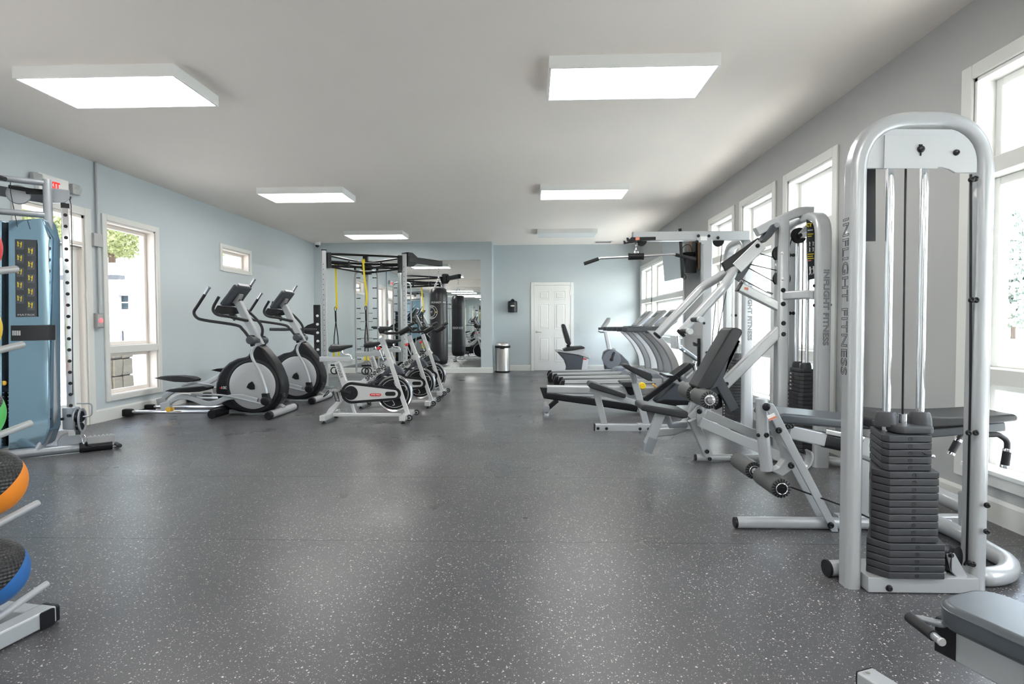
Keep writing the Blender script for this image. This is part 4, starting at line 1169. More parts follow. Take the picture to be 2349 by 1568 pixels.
# ------------------------------------------------------------------ recumbent bike by the door
def cz5(*pts): return [(1100 + x / 3.267, 500 + y / 3.267) for x, y in pts]
RY = 12.75
rb = thing('recumbent_bike', 'dark grey recumbent bike with black backrest beside the white door', 'exercise bike', (1.4, RY, 0))
def Q(pts, Y=RY): return tr(Y, cz5(*pts))
MB().slab(Q([(612, 800), (622, 790), (640, 800), (668, 880), (683, 935), (678, 948), (660, 950), (645, 930), (622, 850)]), (0, .40, 0)).build('backrest', M['vinyl'], rb, bev=.02, seg=3)
MB().slab(Q([(650, 950), (672, 945), (690, 980), (655, 985)]), (0, .08, 0)).build('back_bracket', M['black'], rb, bev=.01)
MB().slab(Q([(620, 982), (660, 962), (765, 957), (785, 965), (780, 975), (700, 985), (630, 992)]), (0, .38, 0)).build('seat_pad', M['vinyl'], rb, bev=.02)
MB().slab(Q([(565, 985), (600, 985), (640, 996), (720, 985), (790, 970), (785, 985), (770, 1000), (822, 1030), (822, 1050), (740, 1020), (630, 1005), (570, 1000)]), (0, .30, 0)).build('seat_carriage', M['lightgrey'], rb, bev=.012)
MB().slab(Q([(580, 1003), (640, 1010), (740, 1024), (772, 1034), (765, 1090), (752, 1165), (640, 1165), (650, 1110), (632, 1060)]), (0, .26, 0)).build('rear_body', M['darkgrey'], rb, bev=.02)
MB().slab(Q([(775, 1034), (815, 1046), (808, 1100), (795, 1165), (755, 1165), (766, 1090)]), (0, .22, 0)).build('front_panel', M['plate'], rb, bev=.01)
MB().slab([p - V((0, .113, 0)) for p in Q([(775, 1048), (797, 1052), (796, 1060), (774, 1057)])], (0, .004, 0)).build('red_badge', M['red'], rb, smooth=0)
MB().slab(Q([(930, 1080), (918, 1050), (930, 1000), (965, 980), (1010, 985), (1060, 1020), (1110, 1070), (1130, 1120), (1135, 1165), (945, 1165), (935, 1110)]), (0, .24, 0)).build('flywheel_housing', M['darkgrey'], rb, bev=.025)
hc_ = Q([(985, 1056)])[0] - V((0, .122, 0))
MB().lathe([(.20, 0), (.20, .008), (.19, .012), (.001, .012)], hc_, (0, -1, 0), 36).build('crank_disc', mat('slate_plastic', (.12, .13, .15), .4), rb)
MB().lathe([(.035, .0), (.035, .02), (.02, .03)], hc_ - V((0, .012, 0)), (0, -1, 0), 14).build('crank_hub', M['black'], rb)
MB().bar(Q([(945, 850), (972, 985)]), .10, .09).build('post', M['silver'], rb)
MB().tube(Q([(890, 828), (1040, 830)]), .028, 10).build('handlebar', M['darkgrey'], rb)
MB().slab(Q([(912, 818), (925, 800), (962, 745), (976, 750), (968, 780), (938, 822)]), (0, .34, 0)).build('console', M['midgrey'], rb, bev=.012)
MB().tube(Q([(888, 845), (905, 855), (945, 855)]), .015, 8).build('cup_rail', M['chrome'], rb)
MB().bar(Q([(1000, 1005), (1008, 975)]), .05, .07).build('pedal', M['midgrey'], rb)
MB().bar([Q([(985, 1056)])[0] - V((0, .15, 0)), Q([(1003, 1000)])[0] - V((0, .16, 0))], .03, .04).build('crank', M['rubber'], rb)
MB().bar(Q([(650, 1160), (1130, 1160)]), .12, .05).build('base_beam', M['midgrey'], rb)

# ------------------------------------------------------------------ three treadmills
TY = 9.62                                        # centre of the nearest
hw = .31
def t8(*pts): return [(1360 + x / 8.254, 690 + y / 8.254) for x, y in pts]
def dz_(*pts): return [(1220 + x / 6.818, 820 + y / 6.818) for x, y in pts]
td = thing('treadmill', 'nearest of the three treadmills, pale curved masts and grey deck rails', 'treadmill', (1.4, TY, 0), 'treadmills')
nyt = TY - hw
a, b = at(1283, 871, Y=nyt), at(1500, 872, Y=nyt)
x0, x1 = a.x, 2.14
for s_ in (-1, 1):
    y = TY + s_ * (hw - .035)
    MB().prism([(x0 + .07, y - .035, .07), (x0 + .07, y - .035, .19), (x1 - .2, y - .035, .215), (x1, y - .035, .215), (x1, y - .035, .07)], (0, .07, 0)).build('side_rail', M['lightgrey'], td, bev=.012)
    MB().box((x0 + .08, y + s_ * .0355 - .002, .128), (x1 - .1, y + s_ * .0355 + .002, .14)).build('rail_groove', M['rubber'], td, smooth=0)
    MB().slab([(x0, y, .11), (x0 + .03, y, .185), (x0 + .10, y, .195), (x0 + .08, y, .06), (x0 + .02, y, .06)], (0, .08, 0)).build('end_cap', M['black'], td, bev=.015)
    MB().lathe([(.05, -.03), (.05, .03)], (x0 + .06, y, .05), (0, 1, 0), 16).build('rear_roller_foot', M['rubber'], td)
MB().box((x0 + .06, TY - hw + .07, .13), (x1 - .1, TY + hw - .07, .17)).build('running_belt', M['rubber'], td, bev=.01)
MB().slab([(x1 - .42, TY, .19), (x1 - .34, TY, .27), (x1 - .05, TY, .30), (x1 + .04, TY, .24), (x1 + .04, TY, .05), (x1 - .42, TY, .05)], (0, hw * 1.7, 0)).build('motor_hood', mat('slate_hood', (.20, .22, .26), .4), td, bev=.03)
mo = [(1030, 560), (1190, 720), (1330, 880), (1440, 1080), (1490, 1230), (1505, 1400)]
mi_ = [(1660, 1400), (1640, 1240), (1570, 1060), (1450, 860), (1320, 700), (1190, 560)]
ml = spline(tr(nyt, t8(*mo)), 4)
mr_ = spline(tr(nyt, t8(*mi_)), 4)
for s_ in (-1, 1):
    dy = V((0, TY + s_ * (hw - .01) - nyt, 0))
    MB().slab([p + dy for p in ml + mr_], (0, .055, 0)).build('curved_mast', M['lightgrey'], td, bev=.016)
    MB().sweep([p + dy for p in ml], rrect(.07, .016), ref=(0, 1, 0)).build('mast_edge_strip', M['midgrey'], td)
    ha, hb = tr(nyt, t8((665, 545), (1130, 540)))
    dy2 = V((0, TY + s_ * (hw - .03) - nyt, 0))
    MB().bar([ha + dy2, hb + dy2], .055, .075, b=.3).build('handrail', M['darkgrey'], td)
bx0, bx1 = tr(nyt, t8((1120, 480), (1330, 620)))
MB().box((bx0.x, TY - hw, bx1.z), (bx0.x + .22, TY + hw, bx0.z)).build('handrail_bridge', M['darkgrey'], td, bev=.02)
ca_, cb_ = tr(TY, t8((1225, 470), (1560, 135)))
cdn = (cb_ - ca_).normalized()
cnn = V((cdn.z, 0, -cdn.x))
MB().slab([ca_, lerp(ca_, cb_, .93), cb_ + cnn * .02, cb_ + cnn * .07, ca_ + cnn * .06], (0, hw * 1.75, 0)).build('console', M['midgrey'], td, bev=.02, seg=3)
MB().slab([lerp(ca_, cb_, .12) - cnn * .001, lerp(ca_, cb_, .9) - cnn * .001, lerp(ca_, cb_, .9) - cnn * .004, lerp(ca_, cb_, .12) - cnn * .004], (0, hw * 1.4, 0)).build('console_face', M['lightgrey'], td, smooth=0)
MB().slab([lerp(ca_, cb_, .5) - cnn * .0045, lerp(ca_, cb_, .78) - cnn * .0045, lerp(ca_, cb_, .78) - cnn * .007, lerp(ca_, cb_, .5) - cnn * .007], (0, hw * .8, 0)).build('display', M['darkglass'], td, smooth=0)
MB().slab([lerp(ca_, cb_, .2) + cnn * .06, lerp(ca_, cb_, .8) + cnn * .06, lerp(ca_, cb_, .6) + cnn * .16, lerp(ca_, cb_, .3) + cnn * .14], (0, hw * 1.3, 0)).build('fan_housing', mat('blue_grey_plastic', (.30, .33, .40), .35), td, bev=.02)
t2 = copy_tree(td, None, (-.07, .70, 0))
t2['label'] = 'middle one of the three treadmills, between the near and far ones'
t3 = copy_tree(td, None, (-.15, 1.42, 0))
t3['label'] = 'farthest of the three treadmills, closest to the back wall'

# ------------------------------------------------------------------ rowing machine
def z1(*pts): return [(1220 + x / 6.818, 820 + y / 6.818) for x, y in pts]
def z2(*pts): return [(1400 + x / 6.532, 760 + y / 6.532) for x, y in pts]
WY = 7.15
rw = thing('rowing_machine', 'black and silver rowing machine with yellow knob, behind the pulldown seat', 'rowing machine', (1.2, WY, 0))
def R1(pts, Y=WY): return tr(Y, z1(*pts))
def R2(pts, Y=WY): return tr(Y, z2(*pts))
MB().bar(R1([(235, 492), (1900, 520)]), .10, .10, b=.2).build('slide_rail', M['silver'], rw)
MB().bar([p - V((0, 0, .03)) for p in R1([(240, 520), (1880, 545)])], .075, .06, b=.2).build('lower_rail', M['plate'], rw)
MB().slab(R1([(122, 458), (238, 462), (228, 545), (215, 560), (340, 600), (180, 620)]), (0, .12, 0)).build('rail_end_cap', M['black'], rw, bev=.008)
MB().bar(R1([(190, 580), (900, 680), (1640, 790)]), .10, .085, b=.2).build('black_beam', M['black'], rw)
MB().slab(R1([(700, 572), (1500, 620), (1500, 700), (1120, 650)]), (0, .05, 0)).build('pale_side_panel', M['plate'], rw, bev=.004)
lettering('side_lettering', 'CYCLIC', .045, R1([(810, 607)], WY - .028)[0], (1, 0, -.02), (0, 0, 1), M['letter'], rw, squeeze=1.2)
MB().bar(R1([(400, 660), (235, 800)]), .06, .06).build('rear_leg', M['black'], rw)
r_ = R1([(222, 830)])[0]
MB().lathe([(.04, -.22), (.04, .22)], (r_.x, WY, .075), (0, 1, 0), 14).build('rear_foot', M['midgrey'], rw)
for s_ in (-1, 1):
    MB().lathe([(.042, 0), (.042, .03), (.03, .035)], (r_.x, WY + s_ * .2, .075), (0, s_, 0), 14).build('foot_cap', M['steelgrey'], rw)
    MB().lathe([(.035, 0), (.035, .02), (.02, .035)], (r_.x, WY + s_ * .19, 0), (0, 0, 1), 12).build('levelling_foot', M['chrome'], rw)
MB().slab(R1([(1370, 380), (1385, 365), (1560, 365), (1640, 385), (1640, 430), (1600, 445), (1450, 440), (1400, 425)]), (0, .30, 0)).build('seat', M['vinyl'], rw, bev=.02)
MB().slab(R1([(1430, 430), (1610, 440), (1630, 560), (1530, 580), (1490, 560)]), (0, .14, 0)).build('seat_truck', M['black'], rw, bev=.01)
yk = R1([(1722, 437)], WY - .14)[0]
MB().lathe([(.02, -.03), (.042, -.025), (.042, .035), (.035, .045)], yk, (0, -1, 0), 16).build('adjuster_knob', mat('knob_yellow', (.90, .62, .02), .35), rw)
# inclined foot-rest frame and flywheel body
for s_ in (-1, 1):
    y = WY + s_ * .17
    MB().bar(tr(y, z2((500, 1040), (1210, 500))), .05, .065, b=.2).build('incline_beam', M['black'], rw)
    MB().slab(tr(y - s_ * .05, z2((545, 985), (690, 870), (700, 850), (860, 740), (880, 770), (700, 910), (590, 1010))), (0, .11, 0)).build('foot_plate', M['darkgrey'], rw, bev=.01)
    MB().bar(tr(y - s_ * .05, z2((640, 790), (720, 870))), .07, .02).build('foot_strap', M['amber'] if s_ < 0 else M['ply'], rw)
MB().slab(R2([(640, 1040), (800, 880), (940, 770), (1010, 780), (1100, 800), (1160, 1080), (720, 1080)]), (0, .22, 0)).build('flywheel_body', M['darkgrey'], rw, bev=.03)
MB().slab(R2([(660, 1030), (780, 990), (1160, 1010), (1170, 1085), (720, 1090)]), (0, .24, 0)).build('body_skirt', M['black'], rw, bev=.02)
MB().slab(R2([(900, 655), (1110, 500), (1150, 475), (1240, 480), (1180, 530), (920, 690)]), (0, .30, 0)).build('top_cover', M['rubber'], rw, bev=.015)
MB().bar(R2([(790, 650), (940, 660), (950, 690)]), .4, .03, ref=(0, 1, 0)).build('pull_handle', M['black'], rw)
MB().tube(R2([(1060, 740), (1030, 690)]), .03, 10).build('side_grip', M['foam'], rw)
MB().bar(R2([(960, 60), (968, 255)]), .30, .04, ref=(0, 1, 0), b=.3).build('monitor', M['chrome'], rw)
MB().slab(R2([(985, 60), (1010, 110), (1010, 250), (980, 260)]), (0, .26, 0)).build('monitor_back', M['plate'], rw, bev=.01)
MB().bar(R2([(1040, 235), (1300, 420)]), .10, .05, b=.3).build('monitor_arm', M['steelgrey'], rw)
for q in ((1050, 245), (1112, 295)):
    MB().lathe([(.012, 0), (.012, .006)], R2([q], WY - .054)[0], (0, -1, 0), 10).build('arm_screw', M['wletter'], rw)
MB().bar(R2([(1270, 440), (1250, 500), (1290, 640)]), .05, .04).build('arm_post', M['chrome'], rw)
MB().tube(R2([(1130, 690), (1240, 590), (1280, 650)]), .018, 8).build('arm_link', M['plate'], rw)
MB().box((1.75, WY - .3, .0), (1.83, WY + .3, .06)).build('front_foot', M['steelgrey'], rw, bev=.01)
MB().box((1.35, WY - .1, .02), (1.8, WY + .1, .12)).build('front_base', M['black'], rw, bev=.01)

# ------------------------------------------------------------------ weight-stack towers and their stations
def bolt(par, c, ax, r=.013, m='black'):
    MB().lathe([(r * 1.25, 0), (r * 1.25, .003), (r, .004), (r, .009), (r * .7, .011), (r * .001, .009)], c, ax, 12).build('bolt', M[m], par)
def stack(par, c, ax, n3, y_pitch, w3, d_, z0, lab_ax=None, pin=None, numbers=False, left=None):
    """plates of three sizes; ax is the direction the stack faces, w3 the three widths from the top down"""
    ax = V(ax)
    rt = V((-ax.y, ax.x, 0))
    z = z0
    lo = []
    sizes = [(w3[2], n3[2], d_[2]), (w3[1], n3[1], d_[1]), (w3[0], n3[0], d_[0])]
    cnt = 0
    tot = sum(n3)
    first = {}
    for w, n, d in sizes:
        for k in range(n):
            h = y_pitch - .003
            if w not in first:
                ch = w * .16
                P_ = [(-w / 2 + ch, d / 2), (w / 2 - ch * .6, d / 2), (w / 2, d / 2 - ch * .6), (w / 2, -d / 2 + ch), (w / 2 - ch, -d / 2), (-w / 2 + ch, -d / 2), (-w / 2, -d / 2 + ch), (-w / 2, d / 2 - ch * 1.5)]
                if left:
                    u0, (ca, cb) = left[0], left[1][w3.index(w)]
                    P_ = [(u0, d / 2), (u0 + w, d / 2), (u0 + w + ca * .5, d / 2 - cb), (u0 + w * .8, -d / 2), (u0 + w * .3, -d / 2), (u0 - ca, d / 2 - cb)]
                poly = [V(c) + rt * u + ax * v + V((0, 0, z)) for u, v in P_]
                o = MB().prism(poly, (0, 0, h)).build('weight_plate', M['iron'], par, bev=.0025, seg=1)
                hl = MB().lathe([(.0085, 0), (.0085, .0012), (.001, .0005)], V(c) + rt * (left[0] + w / 2 if left else 0) + ax * (d / 2) + V((0, 0, z + h / 2)), ax, 10).build('pin_hole', M['letter'], o, smooth=0)
                first[w] = (o, hl, z)
            else:
                o0, hl0, zf = first[w]
                o = o0.copy(); COL.objects.link(o); o.parent = par; o.location = (0, 0, z - zf)
                ORG[o.name] = ORG[par.name]
                hl = hl0.copy(); COL.objects.link(hl); hl.parent = o
            if numbers:
                MB().slab([V(c) + ax * (d / 2 + .001) + rt * (-.05 + q[0]) + V((0, 0, q[1] + h / 2 + (z if 0 else z))) for q in ((-.014, -.006), (.014, -.006), (.014, .006), (-.014, .006))], ax * .001).build('weight_sticker', M['sticker'], par, smooth=0)
            z += y_pitch
            cnt += 1
            if pin is not None and cnt == tot - pin:
                pz = z - y_pitch / 2
                MB().tube([V(c) + rt * .012 + ax * (d / 2 - .01) + V((0, 0, pz)), V(c) + rt * .012 + ax * (d / 2 + .07) + V((0, 0, pz + .004))], .005, 8).ball(V(c) + rt * .012 + ax * (d / 2 + .075) + V((0, 0, pz + .004)), .0075, 8, 6).build('selector_pin', M['chrome'], par)
    w, d = (.158 if left else w3[0] * .92), d_[0] * .85
    if left: c = V(c) + V((.012, 0, 0))
    m = MB()
    m.prism([V(c) + rt * u + ax * v + V((0, 0, z)) for u, v in ((-w / 2 + .02, d / 2), (w / 2 - .02, d / 2), (w / 2, d / 2 - .02), (w / 2, -d / 2), (-w / 2, -d / 2), (-w / 2, d / 2 - .02))], (0, 0, .030))
    m.build('head_plate', M['iron'], par, bev=.008)
    for s_ in (-1, 1):
        q = V(c) + rt * (s_ * (.070 if left else w * .3)) + V((0, 0, z + .02))
        MB().lathe([(.044, 0), (.042, .03), (.036, .055), (.030, .06)], q, n=18).build('head_boss', M['iron'], par)
    MB().lathe([(.018, .03), (.018, .07)], V(c) + V((0, 0, z)), n=14).build('cable_stem', M['chrome'], par)
    return z
def arch(par, p0, p1, ax, ztop, r, sec, lab='frame_arch'):
    """round-cornered loop from floor to floor"""
    p0, p1 = V(p0), V(p1)
    pts = fillet([p0, V((p0.x, p0.y, ztop)), V((p1.x, p1.y, ztop)), p1], r, 10)
    MB().sweep(pts, rrect(sec[0], sec[1], .38, 5), ref=ax).build(lab, M['silver'], par)

# --- near tower (faces the camera) with the leg curl bench
T1 = thing('leg_curl_machine', 'silver leg curl machine with tall weight tower nearest the camera', 'weight machine', (1.66, 2.45, 0))
ya1 = 2.43
xl, xr = at(1984, 800, Y=2.40).x - .032, at(2272, 800, Y=2.43).x - .052
arch(T1, (xl, ya1, 0), (xr, ya1, 0), (0, 1, 0), at(2110, 278, Y=ya1).z, .22, (.085, .064))
MB().box((xl + .035, ya1 - .075, .003), (xr - .03, ya1 + .12, .068)).build('base_box', M['silver'], T1, bev=.006)
bolt(T1, at(2039, 1348, Y=ya1 - .075), (0, -1, 0), .011)
sx0 = at(2076, 700, Y=ya1 + .03).x - .012
zt1 = stack(T1, (sx0, ya1 + .03, 0), (0, -1, 0), (5, 10, 5), .0294, (.172, .198, .222), (.22, .235, .25), .071, pin=2, left=(at(2040, 1200, Y=ya1 - .09).x - sx0, ((.012, .032), (.035, .065), (.05, .075))))
for s_ in (-1, 1):
    MB().cyl((sx0 + .012 + s_ * .070, ya1 + .03, .07), (sx0 + .012 + s_ * .070, ya1 + .03, 1.78), .0155, 16).build('guide_rod', M['chrome'], T1)
MB().tube([(sx0 + .01, ya1 + .03, zt1 + .06), (sx0 + .005, ya1 + .03, 1.78)], .0045, 8).build('cable', M['black'], T1)
def P1(pts, Y=ya1 - .03): return tr(Y, pts)
hp = P1([(1985, 385), (1987, 330), (2008, 305), (2040, 295), (2185, 296), (2199, 301), (2212, 309), (2223, 319), (2232, 331), (2238, 345), (2241, 358), (2242, 372), (2241, 396), (2192, 396), (2178, 388), (2160, 383), (2030, 386)])
MB().prism(hp, (0, .012, 0)).build('head_cover', M['plate'], T1, bev=.003)
MB().prism(P1([(2030, 309), (2152, 310), (2152, 386), (2028, 386)], ya1 - .038), (0, .008, 0)).build('cover_panel', M['plate'], T1, bev=.002)
bolt(T1, P1([(2112, 342)], ya1 - .038)[0], (0, -1, 0), .012)
MB().slab(P1([(2108, 331), (2116, 331), (2113, 357), (2111, 357)], ya1 - .040), (0, .004, 0)).build('latch', M['black'], T1)
bolt(T1, P1([(2193, 350)])[0], (0, -1, 0), .010)
MB().slab([at(1986, 388, Y=ya1 + .08), at(2007, 388, Y=ya1 + .08), at(2007, 553, Y=ya1 + .08), at(1986, 553, Y=ya1 + .08)], (0, .01, 0)).build('black_placard', M['poster'], T1, smooth=0)
MB().tube([at(2227, 400, Y=ya1 - .01), at(2226, 900, Y=ya1 - .01), at(2218, 1285, Y=ya1 - .01), at(2212, 1295, Y=ya1)], .0048, 8).build('cable', M['black'], T1)
for px, py in ((2228, 412), (2237, 410), (2228, 688), (2239, 688), (2222, 992), (2238, 992), (2264, 1158), (2263, 1218), (2224, 1291), (2231, 1293)):
    bolt(T1, at(px, py, Y=ya1 - .052), (-.3, -1, 0), .0095)
lettering('frame_lettering', 'INFLIGHT FITNESS', .062, (xl - .0325, ya1 + .010, (at(1952, 478, X=xl - .033).z + at(1944, 877, X=xl - .033).z) / 2), (0, 0, -1), (0, -1, 0), M['outline'], T1, outline=.0011, squeeze=1.32)
# floor pulley in its fork
pq = at(2186, 1283, Y=ya1 - .02)
MB().lathe([(.058, -.014), (.05, -.006), (.05, .006), (.058, .014)], pq, (.55, -.83, 0), 28).build('floor_pulley', M['black'], T1)
MB().slab([at(x, y, Y=ya1 - .055) for x, y in ((2172, 1270), (2188, 1268), (2218, 1322), (2218, 1338), (2210, 1338), (2182, 1310))], (.004, -.006, 0)).build('pulley_fork', M['silver'], T1, bev=.001, seg=1)
MB().slab([at(x, y, Y=ya1 + .02) for x, y in ((2205, 1285), (2215, 1283), (2236, 1318), (2236, 1333), (2228, 1333), (2208, 1310))], (.004, -.006, 0)).build('pulley_fork', M['silver'], T1, bev=.001, seg=1)
bolt(T1, at(2180, 1272, Y=ya1 - .06), (.3, -1, 0), .009)
# stabiliser foot behind, and the looped base tube at the right
MB().tube([V((1.31, ya1 + .085, .036)), V((1.52, ya1 + .10, .036))], .034, 14).build('stabiliser', M['silver'], T1)
MB().lathe([(.036, 0), (.037, .004), (.036, .012)], V((1.31, ya1 + .085, .036)), (-1, -.1, 0), 16).build('tube_cap', M['black'], T1)
ring = [at(2140, 1195, Z=.04), at(2200, 1222, Z=.04), at(2268, 1262, Z=.04), at(2312, 1290, Z=.04), at(2306, 1314, Z=.04), at(2262, 1322, Z=.04), at(2235, 1312, Z=.04)]
MB().sweep(spline(ring, 8), circ(.040, 12)).build('base_loop', M['silver'], T1)
ring2 = [at(2120, 1118, Z=.10), at(2165, 1140, Z=.10), at(2222, 1165, Z=.10)]
MB().sweep(spline(ring2, 6), circ(.046, 12)).build('wall_side_tube', M['silver'], T1)
MB().slab([at(2212, 1133, Y=2.75), at(2219, 1131, Y=2.75), at(2219, 1212, Y=2.75), at(2213, 1210, Y=2.75)], (0, .08, 0)).build('joint_plate', M['silver'], T1)
# bench: plane of the bench's near side
LY = 3.10
def l4(*pts): return [(1640 + x / 4.126, 860 + y / 4.126) for x, y in pts]
def L_(pts, Y=LY): return tr(Y, l4(*pts))
f0_ = at(1690, 1194, Y=LY)
MB().sweep([V((f0_.x, LY, .032)), V((2.25, LY, .032))], rrect(.055, .062, .45, 4), ref=(0, 1, 0)).build('front_foot', M['silver'], T1)
MB().lathe([(.029, 0), (.030, .004), (.028, .014)], (f0_.x, LY, .032), (-1, 0, 0), 16).build('tube_cap', M['black'], T1)
mq = L_([(430, 268), (470, 250), (520, 262), (1105, 1385), (1120, 1450), (1060, 1450)])
for Y, nm in ((LY - .045, 'side_plate'), (LY + .075, 'side_plate')):
    dY = V((0, Y - LY, 0))
    MB().slab([p + dY for p in mq], (0, .014, 0)).build(nm, M['silver'], T1, bev=.003)
for q in ((485, 300), (605, 522), (720, 853), (1095, 1420)):
    bolt(T1, L_([q], LY - .053)[0], (0, -1, 0), .014 if q[1] > 310 else .017)
MB().prism(L_([(490, 385), (560, 355), (585, 405), (515, 435)], LY - .0535), (0, -.001, 0)).build('warning_label', M['sticker'], T1, smooth=0)
MB().prism(L_([(508, 415), (578, 382), (585, 402), (517, 433)], LY - .055), (0, -.001, 0)).build('warning_label', M['stickred'], T1, smooth=0)
la = L_([(443, 232), (455, 560), (492, 900)], LY + .012)
MB().tube(la, .033, 14).build('lever_arm', M['silver'], T1)
MB().lathe([(.034, 0), (.034, .006), (.02, .010)], la[0], (0, 0, 1), 16).build('lever_cap', M['plate'], T1)
bolt(T1, L_([(488, 567)], LY - .022)[0], (0, -1, 0), .011)
bolt(T1, L_([(415, 567)], LY + .0)[0], (-1, -.3, 0), .009)
MB().slab(L_([(510, 890), (590, 860), (640, 790), (620, 650), (680, 700), (740, 860), (620, 945)], LY + .01), (0, .06, 0)).build('cam_bracket', M['silver'], T1, bev=.006)
MB().sweep(spline(L_([(885, 715), (900, 760), (880, 830), (840, 870)], LY + .10), 5), rrect(.07, .012), ref=(0, 1, 0)).build('curved_stop', M['silver'], T1)
# two foam rollers on one axle
ra_, rb_ = at(1793, 1120, Y=2.98), at(1690, 1063, Y=3.62)
rx_ = (ra_.x + rb_.x) / 2
def rollers(par, a, b, r, gap=.16):
    a, b = V(a), V(b)
    d = (b - a).normalized()
    L = (b - a).length
    MB().cyl(a + d * .02, b - d * .02, .02, 12).build('roller_axle', M['silver'], par)
    for s0, s1 in ((0, (L - gap) / 2), ((L + gap) / 2, L)):
        MB().lathe([(r * .75, s0), (r * .95, s0 + .006), (r, s0 + .016), (r, s1 - .016), (r * .95, s1 - .006), (r * .75, s1)], a, d, 28).build('foam_roller', M['foam2'], par)
        for e, dd in ((s0, -d), (s1, d)):
            c = a + d * e
            pl = MB()
            for k in range(18):
                t = 2 * math.pi * k / 18
                u = perp(d); w = d.cross(u)
                e1 = u * math.cos(t) + w * math.sin(t)
                pl.bar([c + e1 * r * .52 + dd * .003, c + e1 * r * .95 - dd * .004], .007, .007, ref=d)
            pl.build('roller_pleats', M['black'], par, kind='stuff')
            MB().lathe([(r * .55, -.004), (r * .55, .006), (r * .48, .009), (r * .2, .009), (r * .18, .013), (.001, .013)], c, dd, 20).build('roller_hub', M['chrome'] if e == s0 and r > .058 else M['black'], par)
            MB().torus(c + dd * .006, dd, r * .55, .003, 24, 6).build('hub_ring', M['chrome'], par)
M['foam2'] = mat('grey_foam', (.085, .088, .086), .5, bump=.05)
rollers(T1, (rx_, 2.98, ra_.z), (rx_, 3.60, ra_.z), .052, .10)
MB().bar(L_([(690, 530), (1030, 605), (1240, 650)], LY + .03), .06, .075, b=.15).build('bench_beam', M['silver'], T1)
MB().bar(L_([(1025, 605), (1420, 690)], LY + .03), .068, .085, b=.3).build('foam_hand_grip', M['black'], T1)
MB().bar(L_([(1040, 530), (1400, 600)], LY + .0), .03, .03, b=.2).build('under_seat_rail', M['chrome'], T1)
for q in ((690, 485), (722, 480)):
    bolt(T1, L_([q], LY - .01)[0], (0, -1, 0), .012)
sq = L_([(590, 440), (600, 390), (640, 360), (900, 385), (1560, 450), (1570, 520), (1240, 508), (900, 480), (650, 462)], LY - .02)
MB().prism(sq, (0, .34, 0)).build('thigh_pad', M['vinylblue'], T1, bev=.018, seg=3)
sq2 = tr(2.98, [(2006, 985), (2004, 962), (2025, 948), (2100, 955), (2180, 957), (2260, 954), (2328, 950), (2338, 954), (2336, 966), (2280, 971), (2200, 977), (2100, 985)])
MB().prism(sq2, (0, .30, 0)).build('chest_pad', M['vinyl'], T1, bev=.012, seg=3)
MB().bar([at(2010, 1000, Y=3.1), at(2290, 975, Y=3.1)], .09, .05).build('pad_beam', M['darkgrey'], T1)
for Y, pts in ((3.3, [(2215, 993), (2207, 995), (2200, 1005), (2180, 1042)]), (2.98, [(2260, 996), (2290, 996), (2311, 1010), (2310, 1035), (2304, 1072)])):
    q = fillet(tr(Y, pts), .04)
    MB().tube(q, .014, 10).build('side_handle', M['foam'], T1)
    u0, u1 = q[-2], q[-1]
    dd = (u1 - u0).normalized()
    MB().cyl(u1 - dd * .085, u1 - dd * .012, .019, 14).build('handle_grip', M['rubber'], T1)
    for t in (.092, .006):
        MB().lathe([(.020, -.008), (.021, 0), (.020, .008)], u1 - dd * t, dd, 14).build('grip_ferrule', M['chrome'], T1)
MB().bar([V((2.40, 3.12, .03)), V((2.40, 3.12, .50))], .05, .05).build('rear_leg', M['silver'], T1)
MB().bar([V((1.80, 3.12, .06)), V((1.80, 3.12, .50))], .05, .05).build('middle_leg', M['silver'], T1)
MB().bar([V((1.66, 3.12, .05)), V((2.44, 3.12, .05))], .06, .05).build('floor_beam', M['silver'], T1)
MB().tube([at(1806, 1114, Y=3.12), at(1940, 1162, Y=3.0), at(2000, 1190, Y=2.75)], .0042, 6).build('cable', M['black'], T1)
MB().tube([at(1960, 1040, Y=3.0), at(2012, 1060, Y=2.9)], .014, 8).build('release_bar', M['steelgrey'], T1)

# --- middle tower with the overhead press arms
T2 = thing('press_machine', 'silver overhead press machine with long twin arms and tilted backrest', 'weight machine', (2.2, 4.6, 0))
x2 = 2.245
arch(T2, (x2, 4.45, 0), (x2, 5.03, 0), (1, 0, 0), at(1850, 504, Y=4.75).z, .19, (.115, .07))
lettering('frame_lettering', 'INFLIGHT FITNESS', .058, (x2 + .008, 4.4135, (at(1886, 597, Y=4.41).z + at(1893, 812, Y=4.41).z) / 2), (0, 0, -1), (1, 0, 0), M['outline'], T2, outline=.0012, squeeze=1.24)
MB().box((x2 - .07, 4.48, .02), (x2 + .07, 5.0, .07)).build('base_box', M['silver'], T2, bev=.005)
zt2_ = stack(T2, (x2 - .02, 4.73, 0), (-1, 0, 0), (5, 10, 5), .0316, (.25, .30, .34), (.13, .17, .20), .085, numbers=True)
for s_ in (-1, 1):
    MB().cyl((x2 - .02, 4.73 + s_ * .085, .07), (x2 - .02, 4.73 + s_ * .085, 1.80), .014, 14).build('guide_rod', M['chrome'], T2)
MB().tube([(x2 - .02, 4.73, zt2_ + .06), (x2 - .02, 4.73, 1.85)], .0045, 8).build('cable', M['black'], T2)
MB().box((x2 - .06, 4.55, 1.80), (x2 + .06, 4.95, 1.84)).build('rod_holder', M['silver'], T2, bev=.004)
pp = [at(1851, 503, Y=4.52), at(1866, 512, Y=4.52), at(1872, 545, Y=4.52), at(1874, 638, Y=4.52), at(1855, 642, Y=4.52)]
pk = MB().prism(pp, (0, .012, 0)).build('instruction_placard', M['poster'], T2, smooth=0)
